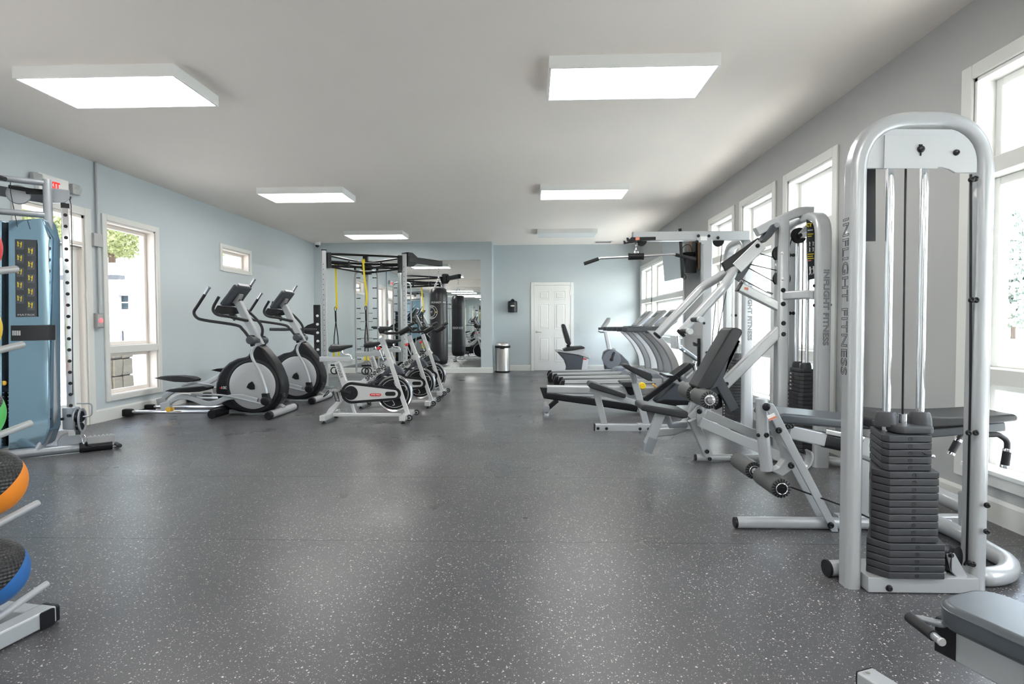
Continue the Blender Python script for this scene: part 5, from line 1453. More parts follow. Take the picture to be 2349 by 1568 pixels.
lettering('placard_lettering', 'CT', .034, at(1856, 516, Y=4.517), (1, 0, 0), (0, 0, 1), M['yellow'], pk, bold=True)
for k, (py, w, mname) in enumerate(((527, 12, 'wletter'), (536, 13, 'yellow'), (541, 9, 'yellow'), (582, 14, 'yellow'), (587, 12, 'yellow'), (592, 14, 'yellow'), (597, 8, 'stickred'))):
    MB().prism([at(1853, py, Y=4.517), at(1853 + w, py - 1, Y=4.517), at(1853 + w, py + 1, Y=4.517), at(1853, py + 2, Y=4.517)], (0, .001, 0)).build('placard_line', M[mname], pk, smooth=0)
for px, py, s_ in ((1857, 560, .018), (1865, 559, .018), (1857, 573, .018), (1865, 572, .018), (1858, 622, .034), (1866, 621, .034)):
    m = MB(); figure(m, at(px, py, Y=4.514), s_)
    m.build('placard_figure', M['wletter'], pk, smooth=0)
for px, py in ((1869, 655), (1869, 700)):
    bolt(T2, at(px, py, Y=4.46), (-1, -.4, 0), .012)
for px, py in ((1903, 654), (1904, 699)):
    bolt(T2, at(px, py, Y=4.46), (1, -.2, 0), .010)
for py in (585, 718, 880):
    for px in (1812, 1820):
        bolt(T2, at(px, py, Y=4.985), (-.3, -1, 0), .012)
tp = at(1832, 540, Y=4.7)
MB().lathe([(.062, -.014), (.054, -.006), (.054, .006), (.062, .014)], tp, (.2, -1, 0), 28).build('top_pulley', M['black'], T2)
MB().bar([tp + V((.0, -.02, 0)), tp + V((.07, -.02, .08))], .012, .035).build('pulley_bracket', M['silver'], T2)
bolt(T2, tp + V((0, -.03, 0)), (0, -1, 0), .012)
# column, curved top beam, braces in the station's plane
CY = 4.72
def C_(pts, Y=CY): return tr(Y, pts)
def z6(*pts): return [(1680 + x / 3.921, 460 + y / 3.921) for x, y in pts]
ccx = at(1793, 700, Y=CY).x
MB().bar([V((ccx, CY, .03)), V((ccx, CY, at(1790, 520, Y=CY).z))], .08, .095, b=.15).build('column', M['silver'], T2)
MB().bar([V((ccx, CY, at(1800, 773, Y=CY).z)), V((ccx, CY, at(1800, 505, Y=CY).z))], .088, .075, b=.1).build('column_sleeve', M['silver'], T2)
tb = C_(z6((215, 285), (400, 190), (560, 118), (640, 100), (715, 100)))
MB().sweep(spline(tb, 5), rrect(.075, .075, .2), ref=(0, 1, 0)).build('top_beam', M['silver'], T2)
for q in ((447, 472), (452, 705)):
    bolt(T2, C_(z6(q), CY - .045)[0], (0, -1, 0), .009, 'wletter')
for q in ((457, 805), (458, 928), (460, 1102), (460, 1200)):
    bolt(T2, C_(z6(q), CY - .045)[0], (0, -1, 0), .015)
for q in ((437, 475), (443, 702)):
    c = C_(z6(q))[0]
    MB().lathe([(.068, -.014), (.06, -.006), (.06, .006), (.068, .014)], c, (0, 1, 0), 28).build('column_pulley', M['black'], T2)
MB().sweep(spline([C_(z6((435, 860)))[0], C_(z6((560, 850)), 4.65)[0], C_(z6((700, 845)), 4.55)[0], C_(z6((765, 848)), 4.47)[0]], 5), rrect(.07, .075, .2), ref=(0, 0, 1)).build('link_beam', M['silver'], T2)
MB().bar(C_(z6((60, 775), (415, 955))), .07, .075, b=.15).build('stop_arm', M['silver'], T2)
MB().bar(C_(z6((55, 772), (66, 778))), .074, .08, b=.15).build('arm_cap', M['black'], T2)
MB().prism(C_(z6((110, 775), (145, 782), (142, 805), (108, 798)), CY - .037), (0, -.001, 0)).build('warning_label', M['stickred'], T2, smooth=0)
MB().bar(C_([(1797, 748), (1652, 890)]), .075, .085, b=.15).build('diagonal_brace', M['silver'], T2)
bolt(T2, C_([(1667, 880)], CY - .045)[0], (0, -1, 0), .013)
# pivoting arm assembly
pb = C_(z6((290, 290), (330, 225), (390, 210), (398, 235), (330, 330), (270, 385), (235, 370)))
MB().slab(pb, (0, .12, 0)).build('pivot_bracket', M['darkgrey'], T2, bev=.008)
MB().lathe([(.02, -.07), (.02, .07)], C_(z6((368, 232)))[0], (0, 1, 0), 16).build('pivot_pin', M['steelgrey'], T2)
MB().bar(C_(z6((245, 395), (25, 610))), .09, .10, b=.1).build('arm_box', M['silver'], T2)
bolt(T2, C_(z6((228, 405)), CY - .048)[0], (0, -1, 0), .014)
MB().slab(C_([(1741, 545), (1700, 572), (1656, 606), (1666, 628), (1700, 600), (1748, 562)], CY + .05), (0, .012, 0)).build('gusset_plate', M['darkgrey'], T2, bev=.002, seg=1)
MB().slab(C_([(1736, 580), (1716, 600), (1680, 636), (1697, 648), (1716, 620)], CY + .01), (0, .012, 0)).build('gusset_plate', M['darkgrey'], T2, bev=.002, seg=1)
MB().slab(C_([(1738, 545), (1728, 552), (1655, 603), (1664, 622), (1730, 572)], CY - .02), (0, .04, 0)).build('arm_cover', M['black'], T2, bev=.003)
near = tr(CY - .30, [(1677, 632), (1672, 655), (1640, 690), (1560, 762)])
far = tr(CY + .16, [(1662, 632), (1640, 640), (1610, 662), (1580, 700), (1508, 768)])
jn = C_([(1684, 622)])[0]
nearp = fillet([jn + V((.01, .02, .03)), at(1676, 634, Y=CY - .10), at(1658, 660, Y=CY - .24), at(1563, 763, Y=CY - .24)], .09, 6)
farp = fillet([jn + V((.01, .0, .03)), at(1655, 632, Y=CY + .14), at(1612, 658, Y=CY + .24), at(1508, 768, Y=CY + .24)], .14, 6)
for p in (nearp, farp):
    MB().tube(p, .038, 16).build('press_arm', M['silver'], T2)
    d = (p[-1] - p[-2]).normalized()
    MB().lathe([(.039, -.004), (.040, .0), (.038, .012), (.03, .016)], p[-1], d, 16).build('arm_end_cap', M['black'], T2)
for px, py in ((1588, 733), (1564, 759)):
    c = at(px, py, Y=CY - .26)
    MB().tube([c, c + V((0, -.20, .0))], .018, 12).build('press_grip', M['foam'], T2)
    MB().lathe([(.022, 0), (.022, .05)], c + V((0, -.19, 0)), (0, -1, 0), 16).build('grip_end', M['plate'], T2)
# cables from the arm to the column pulleys
for a, b in (((220, 468), (432, 528)), ((160, 572), (432, 635)), ((140, 602), (440, 765)), ((85, 705), (320, 830))):
    MB().tube([C_(z6(a), CY - .0)[0], C_(z6(b), CY)[0]], .0042, 6).build('cable', M['black'], T2)
MB().tube(C_(z6((310, 820), (360, 838))), .010, 8).build('cable_end', M['chrome'], T2)
MB().torus(C_(z6((85, 735)))[0], (0, 1, 0), .018, .004, 14, 6).build('shackle', M['chrome'], T2)
MB().tube([C_(z6((535, 330)), 4.7)[0], C_(z6((500, 480)), 4.7)[0]], .0042, 6).build('cable', M['black'], T2)
# seat, backrest, rollers, legs
MB().slab([at(x, y, Y=4.55) for x, y in ((1463, 935), (1464, 922), (1475, 922), (1568, 938), (1567, 952), (1555, 953))], (0, .30, 0)).build('seat_pad', M['vinyl'], T2, bev=.014, seg=3)
MB().slab(C_([(1588, 884), (1664, 754), (1672, 750), (1688, 754), (1691, 762), (1634, 868), (1622, 886), (1600, 892)], 4.62), (0, .26, 0)).build('backrest', M['vinyl'], T2, bev=.018, seg=3)
MB().slab(C_([(1622, 892), (1690, 782), (1683, 776), (1690, 790), (1655, 862), (1645, 882)], 4.62), (0, .12, 0)).build('back_frame', M['darkgrey'], T2, bev=.003)
MB().bar(C_([(1645, 868), (1683, 938)], 4.60), .06, .075, b=.06).build('adjuster_bar', M['darkgrey'], T2)
MB().bar(C_([(1650, 880), (1585, 960)], 4.72), .07, .08).build('seat_support', M['silver'], T2)
kx = at(1628, 917, Y=4.30).x
kz = at(1628, 917, Y=4.30).z
rollers(T2, (kx, 4.30, kz), (kx, 4.98, kz), .070, .10)
MB().slab(C_([(1596, 936), (1608, 930), (1614, 936), (1620, 972), (1612, 980), (1600, 976)], 4.52), (0, .02, 0)).build('roller_link', M['silver'], T2, bev=.003)
bolt(T2, C_([(1604.5, 943)], 4.51)[0], (0, -1, 0), .017)
bolt(T2, C_([(1612, 971)], 4.51)[0], (0, -1, 0), .026)
MB().slab(C_([(1633, 912), (1655, 900), (1656, 932), (1640, 940)], 4.70), (0, .05, 0)).build('cam', M['black'], T2, bev=.01)
MB().bar(C_([(1606, 967), (1800, 1052)], 4.45), .035, .075, b=.1).build('lower_rail', M['silver'], T2)
MB().bar(C_([(1618, 948), (1790, 1020)], 4.98), .035, .075, b=.1).build('lower_rail', M['silver'], T2)
MB().sweep(fillet(C_([(1506, 992), (1552, 988), (1580, 962), (1590, 925)], 4.75), .22, 8), rrect(.075, .062, .25), ref=(0, 1, 0)).build('curved_frame', M['silver'], T2)
MB().bar(C_([(1588, 962), (1624, 1043)], 4.60), .065, .07, b=.12).build('front_leg', M['silver'], T2)
bolt(T2, C_([(1622, 1035)], 4.56)[0], (0, -1, 0), .014)
lfoot = at(1597, 1049, Y=4.62)
MB().sweep([V((lfoot.x, 4.62, .03)), V((x2 - .06, 4.62, .03))], rrect(.05, .055, .45, 4), ref=(0, 1, 0)).build('front_foot', M['silver'], T2)
MB().lathe([(.026, 0), (.027, .004), (.025, .012)], (lfoot.x, 4.62, .03), (-1, 0, 0), 14).build('tube_cap', M['black'], T2)
bolt(T2, C_([(1628, 1052)], 4.585)[0], (0, -1, 0), .013)
MB().bar(C_([(1518, 940), (1487, 1018)], 4.50), .06, .07, b=.08).build('lever_arm', M['silver'], T2)
MB().bar(C_([(1496, 1003), (1484, 1036)], 4.50), .062, .075, b=.08).build('lever_pad', M['steelgrey'], T2)
MB().bar(C_([(1524, 940), (1538, 975), (1575, 972)], 4.65), .05, .05).build('seat_post', M['steelgrey'], T2)
T2r = [V((x2 + .06, 4.5, .04)), V((2.50, 4.35, .04)), V((2.53, 4.1, .04)), V((2.45, 3.9, .04))]
MB().sweep(spline(T2r, 6), circ(.036, 12)).build('base_loop', M['silver'], T2)

# --- far tower with the lat pulldown
T3 = thing('pulldown_machine', 'silver cable pulldown machine with long overhead beam near the far windows', 'weight machine', (2.2, 5.95, 0))
x3 = 2.235
arch(T3, (x3, 5.93, 0), (x3, 6.50, 0), (1, 0, 0), at(1700, 557, Y=6.2).z, .19, (.115, .07))
lettering('frame_lettering', 'INFLIGHT FITNESS', .058, (x3 + .008, 5.8935, (at(1730, 630, Y=5.89).z + at(1732, 800, Y=5.89).z) / 2), (0, 0, -1), (1, 0, 0), M['outline'], T3, outline=.0012, squeeze=1.24)
MB().box((x3 - .07, 5.96, .02), (x3 + .07, 6.47, .07)).build('base_box', M['silver'], T3, bev=.005)
z3t = stack(T3, (x3 - .02, 6.21, 0), (-1, 0, 0), (5, 10, 5), .0316, (.25, .30, .34), (.13, .17, .20), .085, numbers=True)
for s_ in (-1, 1):
    MB().cyl((x3 - .02, 6.21 + s_ * .085, .07), (x3 - .02, 6.21 + s_ * .085, 1.80), .014, 14).build('guide_rod', M['chrome'], T3)
for px in (1681, 1688):
    bolt(T3, at(px, 723, Y=6.455), (-.3, -1, 0), .012)
pkk = MB().prism([at(1700, 600, Y=6.0), at(1714, 602, Y=6.0), at(1714, 650, Y=6.0), at(1700, 648, Y=6.0)], (0, .01, 0)).build('instruction_placard', M['poster'], T3, smooth=0)
for k in range(4):
    MB().prism([at(1702, 612 + 7 * k, Y=5.997), at(1712, 612 + 7 * k, Y=5.997), at(1712, 614 + 7 * k, Y=5.997), at(1702, 614 + 7 * k, Y=5.997)], (0, .001, 0)).build('placard_line', M['yellow'], pkk, smooth=0)
PY = 5.95
bA, bB = at(1452, 543, Y=PY), at(1716, 542, Y=PY)
MB().bar([bA, V((bB.x, PY, bA.z))], .075, .095, b=.12).build('top_beam', M['silver'], T3)
MB().bar([bA - V((.006, 0, 0)), bA], .076, .097, b=.12).build('beam_cap', M['steelgrey'], T3)
cx3 = at(1620, 700, Y=PY).x
MB().bar([V((cx3, PY, .03)), V((cx3, PY, bA.z - .04))], .08, .10, b=.15).build('column', M['silver'], T3)
MB().slab([at(x, y, Y=PY - .042) for x, y in ((1599, 537), (1627, 537), (1627, 556), (1618, 556), (1616, 561), (1609, 560), (1608, 556), (1599, 554))], (0, .008, 0)).build('beam_bracket', M['silver'], T3, bev=.001, seg=1)
MB().prism([at(x, y, Y=PY - .047) for x, y in ((1607, 542), (1622, 542), (1622, 551), (1607, 551))], (0, -.001, 0)).build('label', M['sticker'], T3, smooth=0)
for px, py in ((1602, 541), (1626, 541), (1647, 545), (1599, 554)):
    bolt(T3, at(px, py, Y=PY - .044), (0, -1, 0), .013)
hk = [at(x, y, Y=PY - .045) for x, y in ((1431, 560), (1430, 552), (1433, 552), (1436, 556), (1441, 553), (1438, 552), (1437, 545), (1441, 545), (1444, 549), (1448, 544), (1504, 543), (1504, 550), (1470, 552), (1458, 556), (1436, 559))]
MB().slab(hk, (0, .012, 0)).build('bar_hook', M['black'], T3, smooth=0)
MB().prism([at(x, y, Y=PY - .052) for x, y in ((1458, 544), (1467, 544), (1467, 550), (1458, 551))], (0, -.001, 0)).build('label', M['stickred'], T3, smooth=0)
for px, py, r in ((1472, 553, .05), (1648, 553, .055)):
    MB().lathe([(r, -.014), (r * .87, -.006), (r * .87, .006), (r, .014)], at(px, py, Y=PY), (0, 1, 0), 24).build('beam_pulley', M['black'], T3)
for a, b in (((1657, 553), (1646, 690)), ((1646, 650), (1628, 840)), ((1672, 640), (1640, 800))):
    MB().tube([at(*a, Y=PY + .05), at(*b, Y=PY + .05)], .0042, 6).build('cable', M['red'] if 0 else M['black'], T3)
chain(at(1460, 556, Y=PY), at(1459, 580, Y=PY), 'hanging_link', T3, 3)
for q in ((1621, 808), (1617, 822), (1615, 741)):
    bolt(T3, at(*q, Y=PY - .042), (0, -1, 0), .011)
MB().slab([at(x, y, Y=PY - .02) for x, y in ((1590, 784), (1602, 790), (1603, 795), (1592, 793))], (0, .05, 0)).build('bar_hook', M['black'], T3, smooth=0)
MB().bar([at(1603, 776, Y=PY), at(1603, 840, Y=PY)], .03, .03).build('hook_rail', M['black'], T3)
# seat, knee pad and their posts
def Z1(pts, Y=PY): return tr(Y, z1(*pts))
MB().bar(Z1([(980, 1092), (1850, 1100)]), .08, .085, b=.12).build('base_beam', M['silver'], T3)
MB().bar(Z1([(1650, 1095), (1860, 1100)]), .09, .095, b=.1).build('base_sleeve', M['silver'], T3)
MB().bar(Z1([(970, 1090), (985, 1091)]), .082, .087, b=.12).build('beam_cap', M['black'], T3)
for q in ((1035, 1105), (1168, 1108), (1693, 1112), (1828, 1115)):
    bolt(T3, Z1([q], PY - .045)[0], (0, -1, 0), .013)
MB().bar(Z1([(1010, 540), (1135, 1050)]), .05, .065, b=.12).build('seat_post', M['silver'], T3)
MB().bar(Z1([(1565, 240), (1620, 420)]), .042, .055, b=.12).build('knee_post', M['chrome'], T3)
MB().bar(Z1([(1615, 400), (1790, 1050)]), .05, .068, b=.12).build('knee_sleeve', M['silver'], T3)
MB().bar(Z1([(905, 490), (1690, 725)]), .05, .055, b=.12).build('sloping_beam', M['silver'], T3)
MB().slab(Z1([(862, 425), (890, 368), (920, 366), (1445, 548), (1448, 590), (1425, 616), (1380, 605), (905, 462)]), (0, .24, 0)).build('seat_pad', M['vinyl'], T3, bev=.016, seg=3)
MB().slab(Z1([(1400, 122), (1415, 90), (1500, 95), (1530, 125), (1840, 235), (1862, 280), (1838, 340), (1800, 352), (1500, 190)]), (0, .22, 0)).build('knee_pad', M['vinyl'], T3, bev=.016, seg=3)
MB().tube(Z1([(1800, 335), (1880, 358)]), .008, 6).build('knee_pin', M['black'], T3)
MB().box((cx3, PY - .045, .02), (x3, PY + .045, .08)).build('floor_beam', M['silver'], T3, bev=.005)
MB().box((1.2, PY - .04, .02), (cx3, PY + .04, .06)).build('floor_beam', M['silver'], T3, bev=.005)
# the pulldown bar, a thing hanging on its clip
lb = thing('pulldown_bar', 'long bent chrome bar with black grips hanging under the overhead beam', 'bar', at(1459, 588, Y=PY))
bl = [at(x, y, Y=PY) for x, y in ((1342, 604), (1377, 592), (1459, 588), (1545, 583), (1594, 594))]
bl[0].z -= .0
MB().tube(fillet(bl, .08), .0125, 12).build('bar', M['chrome'], lb)
for a, b in ((bl[0], bl[1]), (bl[4], bl[3])):
    d = (b - a).normalized()
    MB().cyl(a - d * .01, b - d * .02, .0185, 14).build('bar_grip', M['rubber'], lb)
MB().cyl(at(1443, 588.5, Y=PY), at(1475, 587.5, Y=PY), .034, 18).build('centre_sleeve', M['black'], lb)
for px in (1443, 1475):
    MB().lathe([(.035, -.006), (.036, 0), (.035, .006)], at(px, 588, Y=PY), (1, 0, 0), 18).build('sleeve_ring', M['rubber'], lb)
MB().torus(at(1459.5, 578, Y=PY), (0, 1, 0), .02, .005, 16, 6).build('eye', M['chrome'], lb)

# ------------------------------------------------------------------ flat bench in the front right corner
bt = thing('flat_bench', 'black padded exercise bench with grip handle in the front right corner', 'bench', (1.2, 1.3, 0))
ax_ = V((-.36, .933, 0)).normalized()          # towards the head end, away from the camera
px_ = V((ax_.y, -ax_.x, 0))
zb_ = .44
pr0 = at(2255, 1341, Z=zb_)
w_b = .20
Ec = pr0 - px_ * (w_b * .5)
Lb = 1.15
def bp(u, v, z): return Ec + px_ * u - ax_ * v + V((0, 0, z - zb_))
oc = [bp(-.5 * w_b, Lb, zb_ - .062)]
rc = .065
for k in range(9):
    t = math.pi - k * math.pi / 16
    oc.append(bp(-.5 * w_b + rc + rc * math.cos(t), rc - rc * math.sin(t), zb_ - .062))
for k in range(9):
    t = math.pi / 2 - k * math.pi / 16
    oc.append(bp(.5 * w_b - rc + rc * math.cos(t), rc - rc * math.sin(t), zb_ - .062))
oc.append(bp(.5 * w_b, Lb, zb_ - .062))
MB().prism(oc, (0, 0, .062)).build('bench_pad', M['vinylblue'], bt, bev=.016, seg=3)
pt = [p + V((0, 0, .058)) for p in oc]
cen = bp(0, .3, 0)
MB().tube([p + V((0, 0, -.010)) for p in pt], .0022, 6).build('pad_piping', M['vinylblue'], bt)
be = at(2176, 1448, Z=.335)
MB().bar([be, be - ax_ * .95 - V((0, 0, .03))], .085, .085, ref=px_, b=.06).build('bench_beam', M['silver'], bt)
MB().bar([be + ax_ * .004, be - ax_ * .045], .088, .088, ref=px_, b=.06).build('beam_cap', M['black'], bt)
MB().bar([bp(0, .18, zb_ - .075), bp(0, 1.05, zb_ - .075)], .12, .03, ref=px_, b=.1).build('pad_board', M['black'], bt)
hA, hB, hC = at(2165, 1432, Z=.37), at(2082, 1412, Z=.36), at(2158, 1470, Z=.36)
MB().tube(fillet([hA + px_ * .05, hA, hB, hC], .02), .0095, 10).build('handle', M['steelgrey'], bt)
MB().tube([lerp(hB, hC, .06), lerp(hB, hC, .80)], .0135, 12).build('handle_grip', M['rubber'], bt)
MB().lathe([(.0098, 0), (.0105, .003), (.009, .006)], hC, hC - hB, 12).build('handle_end', M['lightgrey'], bt)
ff = at(1985, 1536, Z=.075)
MB().bar([V((ff.x, ff.y, .04)), V((ff.x, ff.y, .04)) - ax_ * .85 + px_ * .0], .065, .07, ref=px_, b=.08).build('floor_rail', M['silver'], bt)
MB().bar([V((ff.x, ff.y, .04)) + ax_ * .004, V((ff.x, ff.y, .04))], .067, .072, ref=px_, b=.08).build('rail_cap', M['black'], bt)
q = V((ff.x, ff.y, 0)) - ax_ * .6
for v in (.28, .95):
    p = bp(0, v, zb_ - .13)
    MB().bar([p, V((p.x, p.y, .05))], .055, .06, ref=px_, b=.12).build('leg', M['silver'], bt)
    MB().bar([V((p.x, p.y, .04)) - px_ * .22, V((p.x, p.y, .04)) + px_ * .22], .06, .06, ref=ax_, b=.1).build('cross_foot', M['silver'], bt)
bolt(bt, be - ax_ * .25 - px_ * .043 + V((0, 0, .01)), -px_, .009, 'brushed')
MB().lathe([(.008, 0), (.008, .004)], V((ff.x - .005, ff.y - .02, .075)), (0, 0, 1), 10).build('screw', M['brushed'], bt)
# ------------------------------------------------------------------ outside, seen through the windows
GZ = -.16
M['water'] = mat('lake_water', (.20, .26, .28), .12, bump=1.0, bscale=1.2)
M['deck'] = mat('pale_deck_boards', (.66, .64, .62), .7, var=.05)
tag(MB().box((XR + .2, -30, GZ - 2), (4.9, 90, GZ)).box((-90, -30, GZ - .3), (XL - .2, 90, GZ)).box((XL - .2, YB + .2, GZ - .3), (XR + .2, 90, GZ)).box((XL - .2, -30, GZ - .3), (XR + .2, YF - .2, GZ)).box((24, -60, GZ - 3), (140, 190, GZ - .35)).build('lawn', M['concrete'], smooth=0), kind='structure')
tag(MB().box((4.9, -60, GZ - 2), (24.02, 190, GZ - .5)).build('lake', M['water'], smooth=0), 'rippled grey green lake beyond the porch', 'lake', kind='stuff')
po = thing('porch', 'white porch with boarded ceiling and beam outside the right windows', 'porch', (XR + .2, 0, 0))
k = 0
yy = -1.5
for x0 in [XR + .21 + .145 * i for i in range(11)]:
    MB().box((x0, -1.5, -.15), (x0 + .14, 16, -.05)).build('deck_board', M['deck'], po, smooth=0)
    MB().box((x0, -1.5, 2.80), (x0 + .139, 16, 2.83)).build('ceiling_board', M['siding'], po, bev=.006, seg=1)
MB().box((XR + .2, -1.6, 2.83), (XR + 1.9, 16.1, 2.95)).build('porch_roof', M['roofing'], po, smooth=0)
MB().box((XR + 1.50, -1.5, 2.56), (XR + 1.68, 16, 2.80)).build('beam', M['white'], po, bev=.01)
for yy in (-1.0, 3.95, 8.9, 13.85):
    MB().box((XR + 1.52, yy - .08, -.05), (XR + 1.66, yy + .08, 2.56)).build('post', M['white'], po, bev=.01)
rl = MB()
rl.box((XR + 1.54, -1.4, .84), (XR + 1.64, 16, .89)).box((XR + 1.56, -1.4, .05), (XR + 1.62, 16, .09)).build('rail', M['white'], po, bev=.006)
yy = -1.3
b0 = None
while yy < 15.9:
    if b0 is None:
        b0 = MB().box((XR + 1.58, yy - .009, .09), (XR + 1.60, yy + .009, .84)).build('baluster', M['steelgrey'], po, smooth=0)
        y00 = yy
    else:
        c = b0.copy(); COL.objects.link(c); c.parent = po; c.location = (0, yy - y00, 0)
    yy += .125
# trees: a trunk, boughs and a crown of many small leaves
def make_tree(name, label, cat, loc, h, spread, leafm, base, n, seed, group, trunk=.18, size=.5):
    rnd = random.Random(seed)
    t = thing(name, label, cat, loc, group)
    x, y, z = loc
    m = MB()
    m.sweep([(x, y, z), (x + .1, y, z + h * .45), (x, y + .1, z + h * .92)], circ(trunk, 7))
    m.build('trunk', M['bark'], t)
    c = MB()
    for _ in range(n):
        u = rnd.random()
        zz = z + h * (base + (1 - base) * u)
        rad = spread * (1.1 - u * .85 if base < .3 else math.sqrt(max(.05, 1 - (2 * u - .9) ** 2)))
        a = rnd.random() * 6.283
        q = rad * math.sqrt(rnd.random())
        p = V((x + q * math.cos(a), y + q * math.sin(a), zz + rnd.uniform(-.3, .3)))
        s = size * rnd.uniform(.5, 1.1)
        d = V((rnd.uniform(-1, 1), rnd.uniform(-1, 1), rnd.uniform(-.6, .6))).normalized()
        e = perp(d)
        c.add([p - d * s, p - e * s * .5, p + d * s, p + e * s * .5 + V((0, 0, s * .2))], [(0, 1, 2, 3)])
    c.build('crown', leafm, t, smooth=0, kind='stuff')
    return t
tl = make_tree('pine_tree', 'pale grey green tree in the row beyond the lake', 'tree', (62, 60, -.5), 10, 2.6, M['leafb'], .12, 5500, 3, 'trees beyond the lake', size=.40)
for i in range(22):
    a = .19 + i * .036
    d = 64 + 9 * (i % 2) + (i * 7919) % 3
    p = V((d * math.sin(a) + 12, d * math.cos(a), -.5))
    f = .85 + .35 * ((i * 37) % 11) / 11
    c = tl if i == 0 else copy_tree(tl, None, p - tl.location)
    c.location = p
    c.scale = (f, f, f * (.9 + .2 * (i % 3)))
    c.rotation_euler = (0, 0, i * 1.7)
# the neighbouring white house seen through the left-hand windows
def siding(m, p0, p1, z0, z1, n, step=.2):
    p0, p1, n = V(p0), V(p1), V(n)
    z = z0
    while z < z1:
        zt = min(z + step, z1)
        a, b = V((p0.x, p0.y, z)), V((p1.x, p1.y, z))
        up = V((0, 0, zt - z))
        m.add([a + n * .035, b + n * .035, b + up + n * .008, a + up + n * .008, a, b], [(0, 1, 2, 3), (0, 1, 5, 4)])
        z = zt
hs = thing('neighbour_house', 'white sided two storey house with pale roof outside the left window', 'house', at(290, 790, Y=34) * 1)
def onp(px, py, Y=34): return at(px, py, Y=Y)
A, B, Cc, D = onp(-420, 800), onp(276, 800, 34.2), onp(277, 800, 34.5), onp(560, 800, 34.5)
ztop, zbot = onp(260, 640, 34.2).z, GZ
MB().box((A.x, 34.2, zbot), (B.x, 34.55, ztop)).build('front_wing', M['housegrey'], hs, smooth=0)
m = MB(); siding(m, (A.x, 34.2, 0), (B.x, 34.2, 0), zbot, ztop, (0, -1, 0), .24)
m.v = [V(q) for q in m.v]
m.build('clapboards', M['housegrey'], hs, smooth=0, kind='stuff')
MB().box((A.x, 34.0, ztop), (B.x + .12, 34.6, ztop + .25)).build('dark_eave', M['darkgrey'], hs)
zt2 = onp(300, 672, 34.5).z
MB().box((B.x, 34.5, zbot), (D.x, 40, zt2)).build('side_wing', M['housegrey'], hs, smooth=0)
m = MB(); siding(m, (B.x, 34.5, 0), (D.x, 34.5, 0), zbot, zt2, (0, -1, 0), .24)
m.build('clapboards', M['housegrey'], hs, smooth=0, kind='stuff')
zr = onp(300, 600, 38).z
MB().prism([(A.x, 34.0, zt2 - .1), (A.x, 38.5, zr), (A.x, 43, zt2 - .1)], (D.x - A.x, 0, 0)).build('roof', M['roofing'], hs, smooth=0)
def hwin(px0, py0, px1, py1, Y, nm='window', bars=1, fm='housegrey'):
    a, b = onp(px0, py1, Y), onp(px1, py0, Y)
    w = MB()
    e = .09
    w.box((a.x - e, Y - .08, a.z - e), (a.x, Y + .02, b.z + e)).box((b.x, Y - .08, a.z - e), (b.x + e, Y + .02, b.z + e)).box((a.x, Y - .08, b.z), (b.x, Y + .02, b.z + e)).box((a.x, Y - .08, a.z - e), (b.x, Y + .02, a.z))
    for k in range(bars):
        zz = a.z + (b.z - a.z) * (k + 1) / (bars + 1)
        w.box((a.x, Y - .06, zz - .04), (b.x, Y + .02, zz + .04))
    o = w.build(nm, M[fm], hs, smooth=0)
    MB().box((a.x, Y - .04, a.z), (b.x, Y, b.z)).build('pane', M['darkglass'], o, smooth=0)
hwin(275, 678, 296, 709, 34.45)
hwin(278, 762, 301, 790, 34.45, 'lower_window', 2, 'darkgrey')
hwin(520, 640, 545, 668, 34.45, 'window')
q0, q1 = onp(308, 742, 32.9), onp(345, 790, 32.9)
MB().box((q0.x, 32.0, GZ), (q1.x, 34.4, q0.z)).build('lean_to', M['mauve'], hs, smooth=0)
for px, py in ((255, 622), (300, 633), (540, 602)):
    c = onp(px, py, 36.4)
    MB().cyl(c - V((0, 0, 1.4)), c + V((0, 0, .25)), .07, 8).cyl(c + V((0, 0, .22)), c + V((0, 0, .32)), .16, 8).build('roof_vent', M['mauve'], hs)
treel = make_tree('garden_tree', 'tall leafy tree with dark trunk rising behind the white house', 'tree', (-30, 50, GZ), 17, 3.8, M['leafa'], .47, 8000, 11, 'trees behind the white house', .3, .21)
for i, (x, y, f) in enumerate(((-37.5, 47, 1.0), (-33, 58, 1.1), (-42, 56, 1.05), (-46, 47, .95), (-24, 60, 1.05), (-54.5, 47, 1.05), (-51, 58, 1.1), (-64, 46, 1.1))):
    c = copy_tree(treel, None, V((x + 30, y - 50, 0)))
    c.scale = (f, f, f)
    c.rotation_euler = (0, 0, i * 2.1)
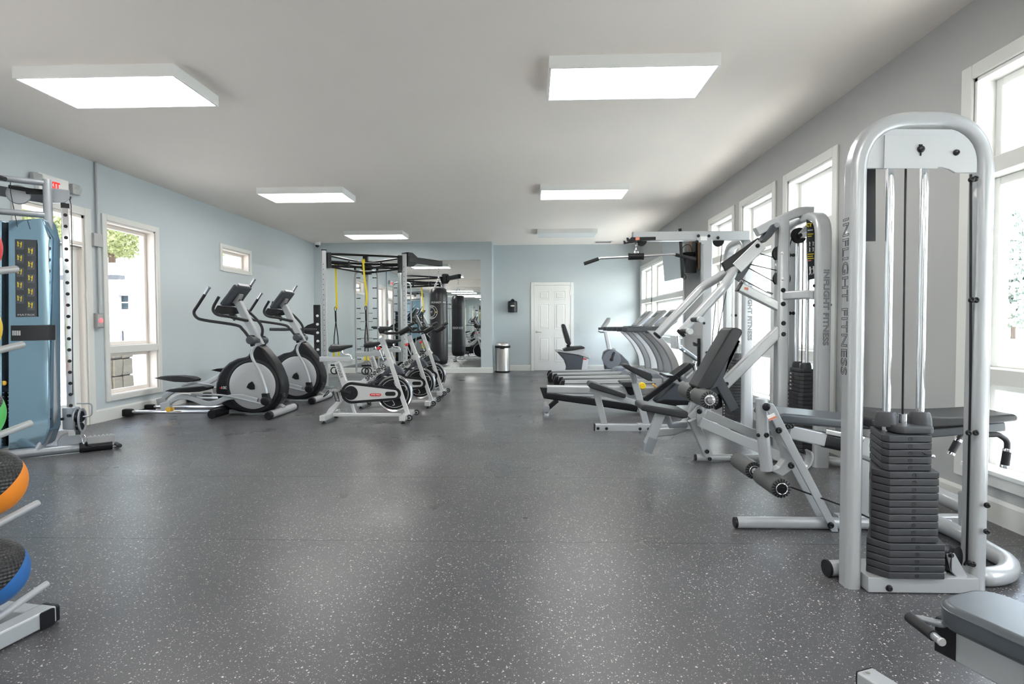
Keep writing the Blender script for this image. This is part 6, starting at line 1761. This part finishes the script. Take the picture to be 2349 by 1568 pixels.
# stone pillar and a low white picket railing just outside the left window
ps = at(256, 860, X=-6.35)
pil = thing('stone_pillar', 'low pillar of tan stones outside the lower left window', 'pillar', (ps.x, ps.y, GZ))
px0, px1, py0, py1 = ps.x - .22, ps.x + .16, ps.y - .25, ps.y + .22
MB().box((px0 + .02, py0 + .02, GZ), (px1 - .02, py1 - .02, .83)).build('mortar_core', M['mortar'], pil, smooth=0)
rs = random.Random(5)
def rock(cx, cy_, z, w, d, h):
    m = MB().cbox((cx, cy_, z), (w, d, h))
    m.v = [p + V((rs.uniform(-.012, .012), rs.uniform(-.012, .012), rs.uniform(-.012, .012))) for p in m.v]
    m.build('stone', M['stone'], pil, bev=.018, seg=2)
z = GZ
r = 0
while z < .8:
    h = (.26, .17, .30, .20, .24)[r % 5]
    h = min(h, .84 - z)
    sp_ = (.45, .62, .38, .55, .5)[r % 5]
    wx = px1 - px0
    rock(px0 + wx * sp_ / 2, py0 + .02, z + h / 2, wx * sp_ - .015, .09, h - .018)
    rock(px0 + wx * (1 + sp_) / 2, py0 + .02, z + h / 2, wx * (1 - sp_) - .015, .09, h - .018)
    wy = py1 - py0 - .05
    rock(px1 - .02, py0 + .06 + wy * sp_ / 2, z + h / 2, .09, wy * sp_ - .015, h - .018)
    rock(px1 - .02, py0 + .06 + wy * (1 + sp_) / 2, z + h / 2, .09, wy * (1 - sp_) - .015, h - .018)
    z += h
MB().box((px0 - .03, py0 - .03, .83), (px1 + .03, py1 + .03, .88)).build('cap_stone', M['concrete'], pil, bev=.01)
rx = -6.35
rg = thing('picket_railing', 'low white picket railing beside the stone pillar', 'railing', (rx, py1 + .2, GZ))
MB().box((rx - .04, py1, .76), (rx + .04, py1 + 3.2, .84)).build('rail', M['white'], rg, bev=.008)
MB().box((rx - .04, py1, -.06), (rx + .04, py1 + 3.2, .02)).build('lower_rail', M['white'], rg, bev=.008)
for px in (288, 318, 346):
    q = at(px, 860, X=rx)
    MB().box((rx - .03, q.y - .075, .02), (rx + .03, q.y + .075, .76)).build('picket', M['white'], rg, bev=.006)
for k in range(3):
    yk = at(346, 860, X=rx).y + .4 * (k + 1)
    MB().box((rx - .03, yk - .075, .02), (rx + .03, yk + .075, .76)).build('picket', M['white'], rg, bev=.006)
# the pale wing of the building at the end of the porch
wg = thing('building_wing', 'pale blue sided wing closing off the far end of the porch', 'building', (6, 22, GZ))
MB().box((3.4, 22, GZ), (13, 28, 4.5)).build('wall', M['siding'], wg, smooth=0)
m = MB(); siding(m, (3.4, 22, 0), (13, 22, 0), GZ, 4.5, (0, -1, 0), .2)
m.build('clapboards', mat('pale_blue_siding', (.70, .80, .80), .6), wg, smooth=0, kind='stuff')
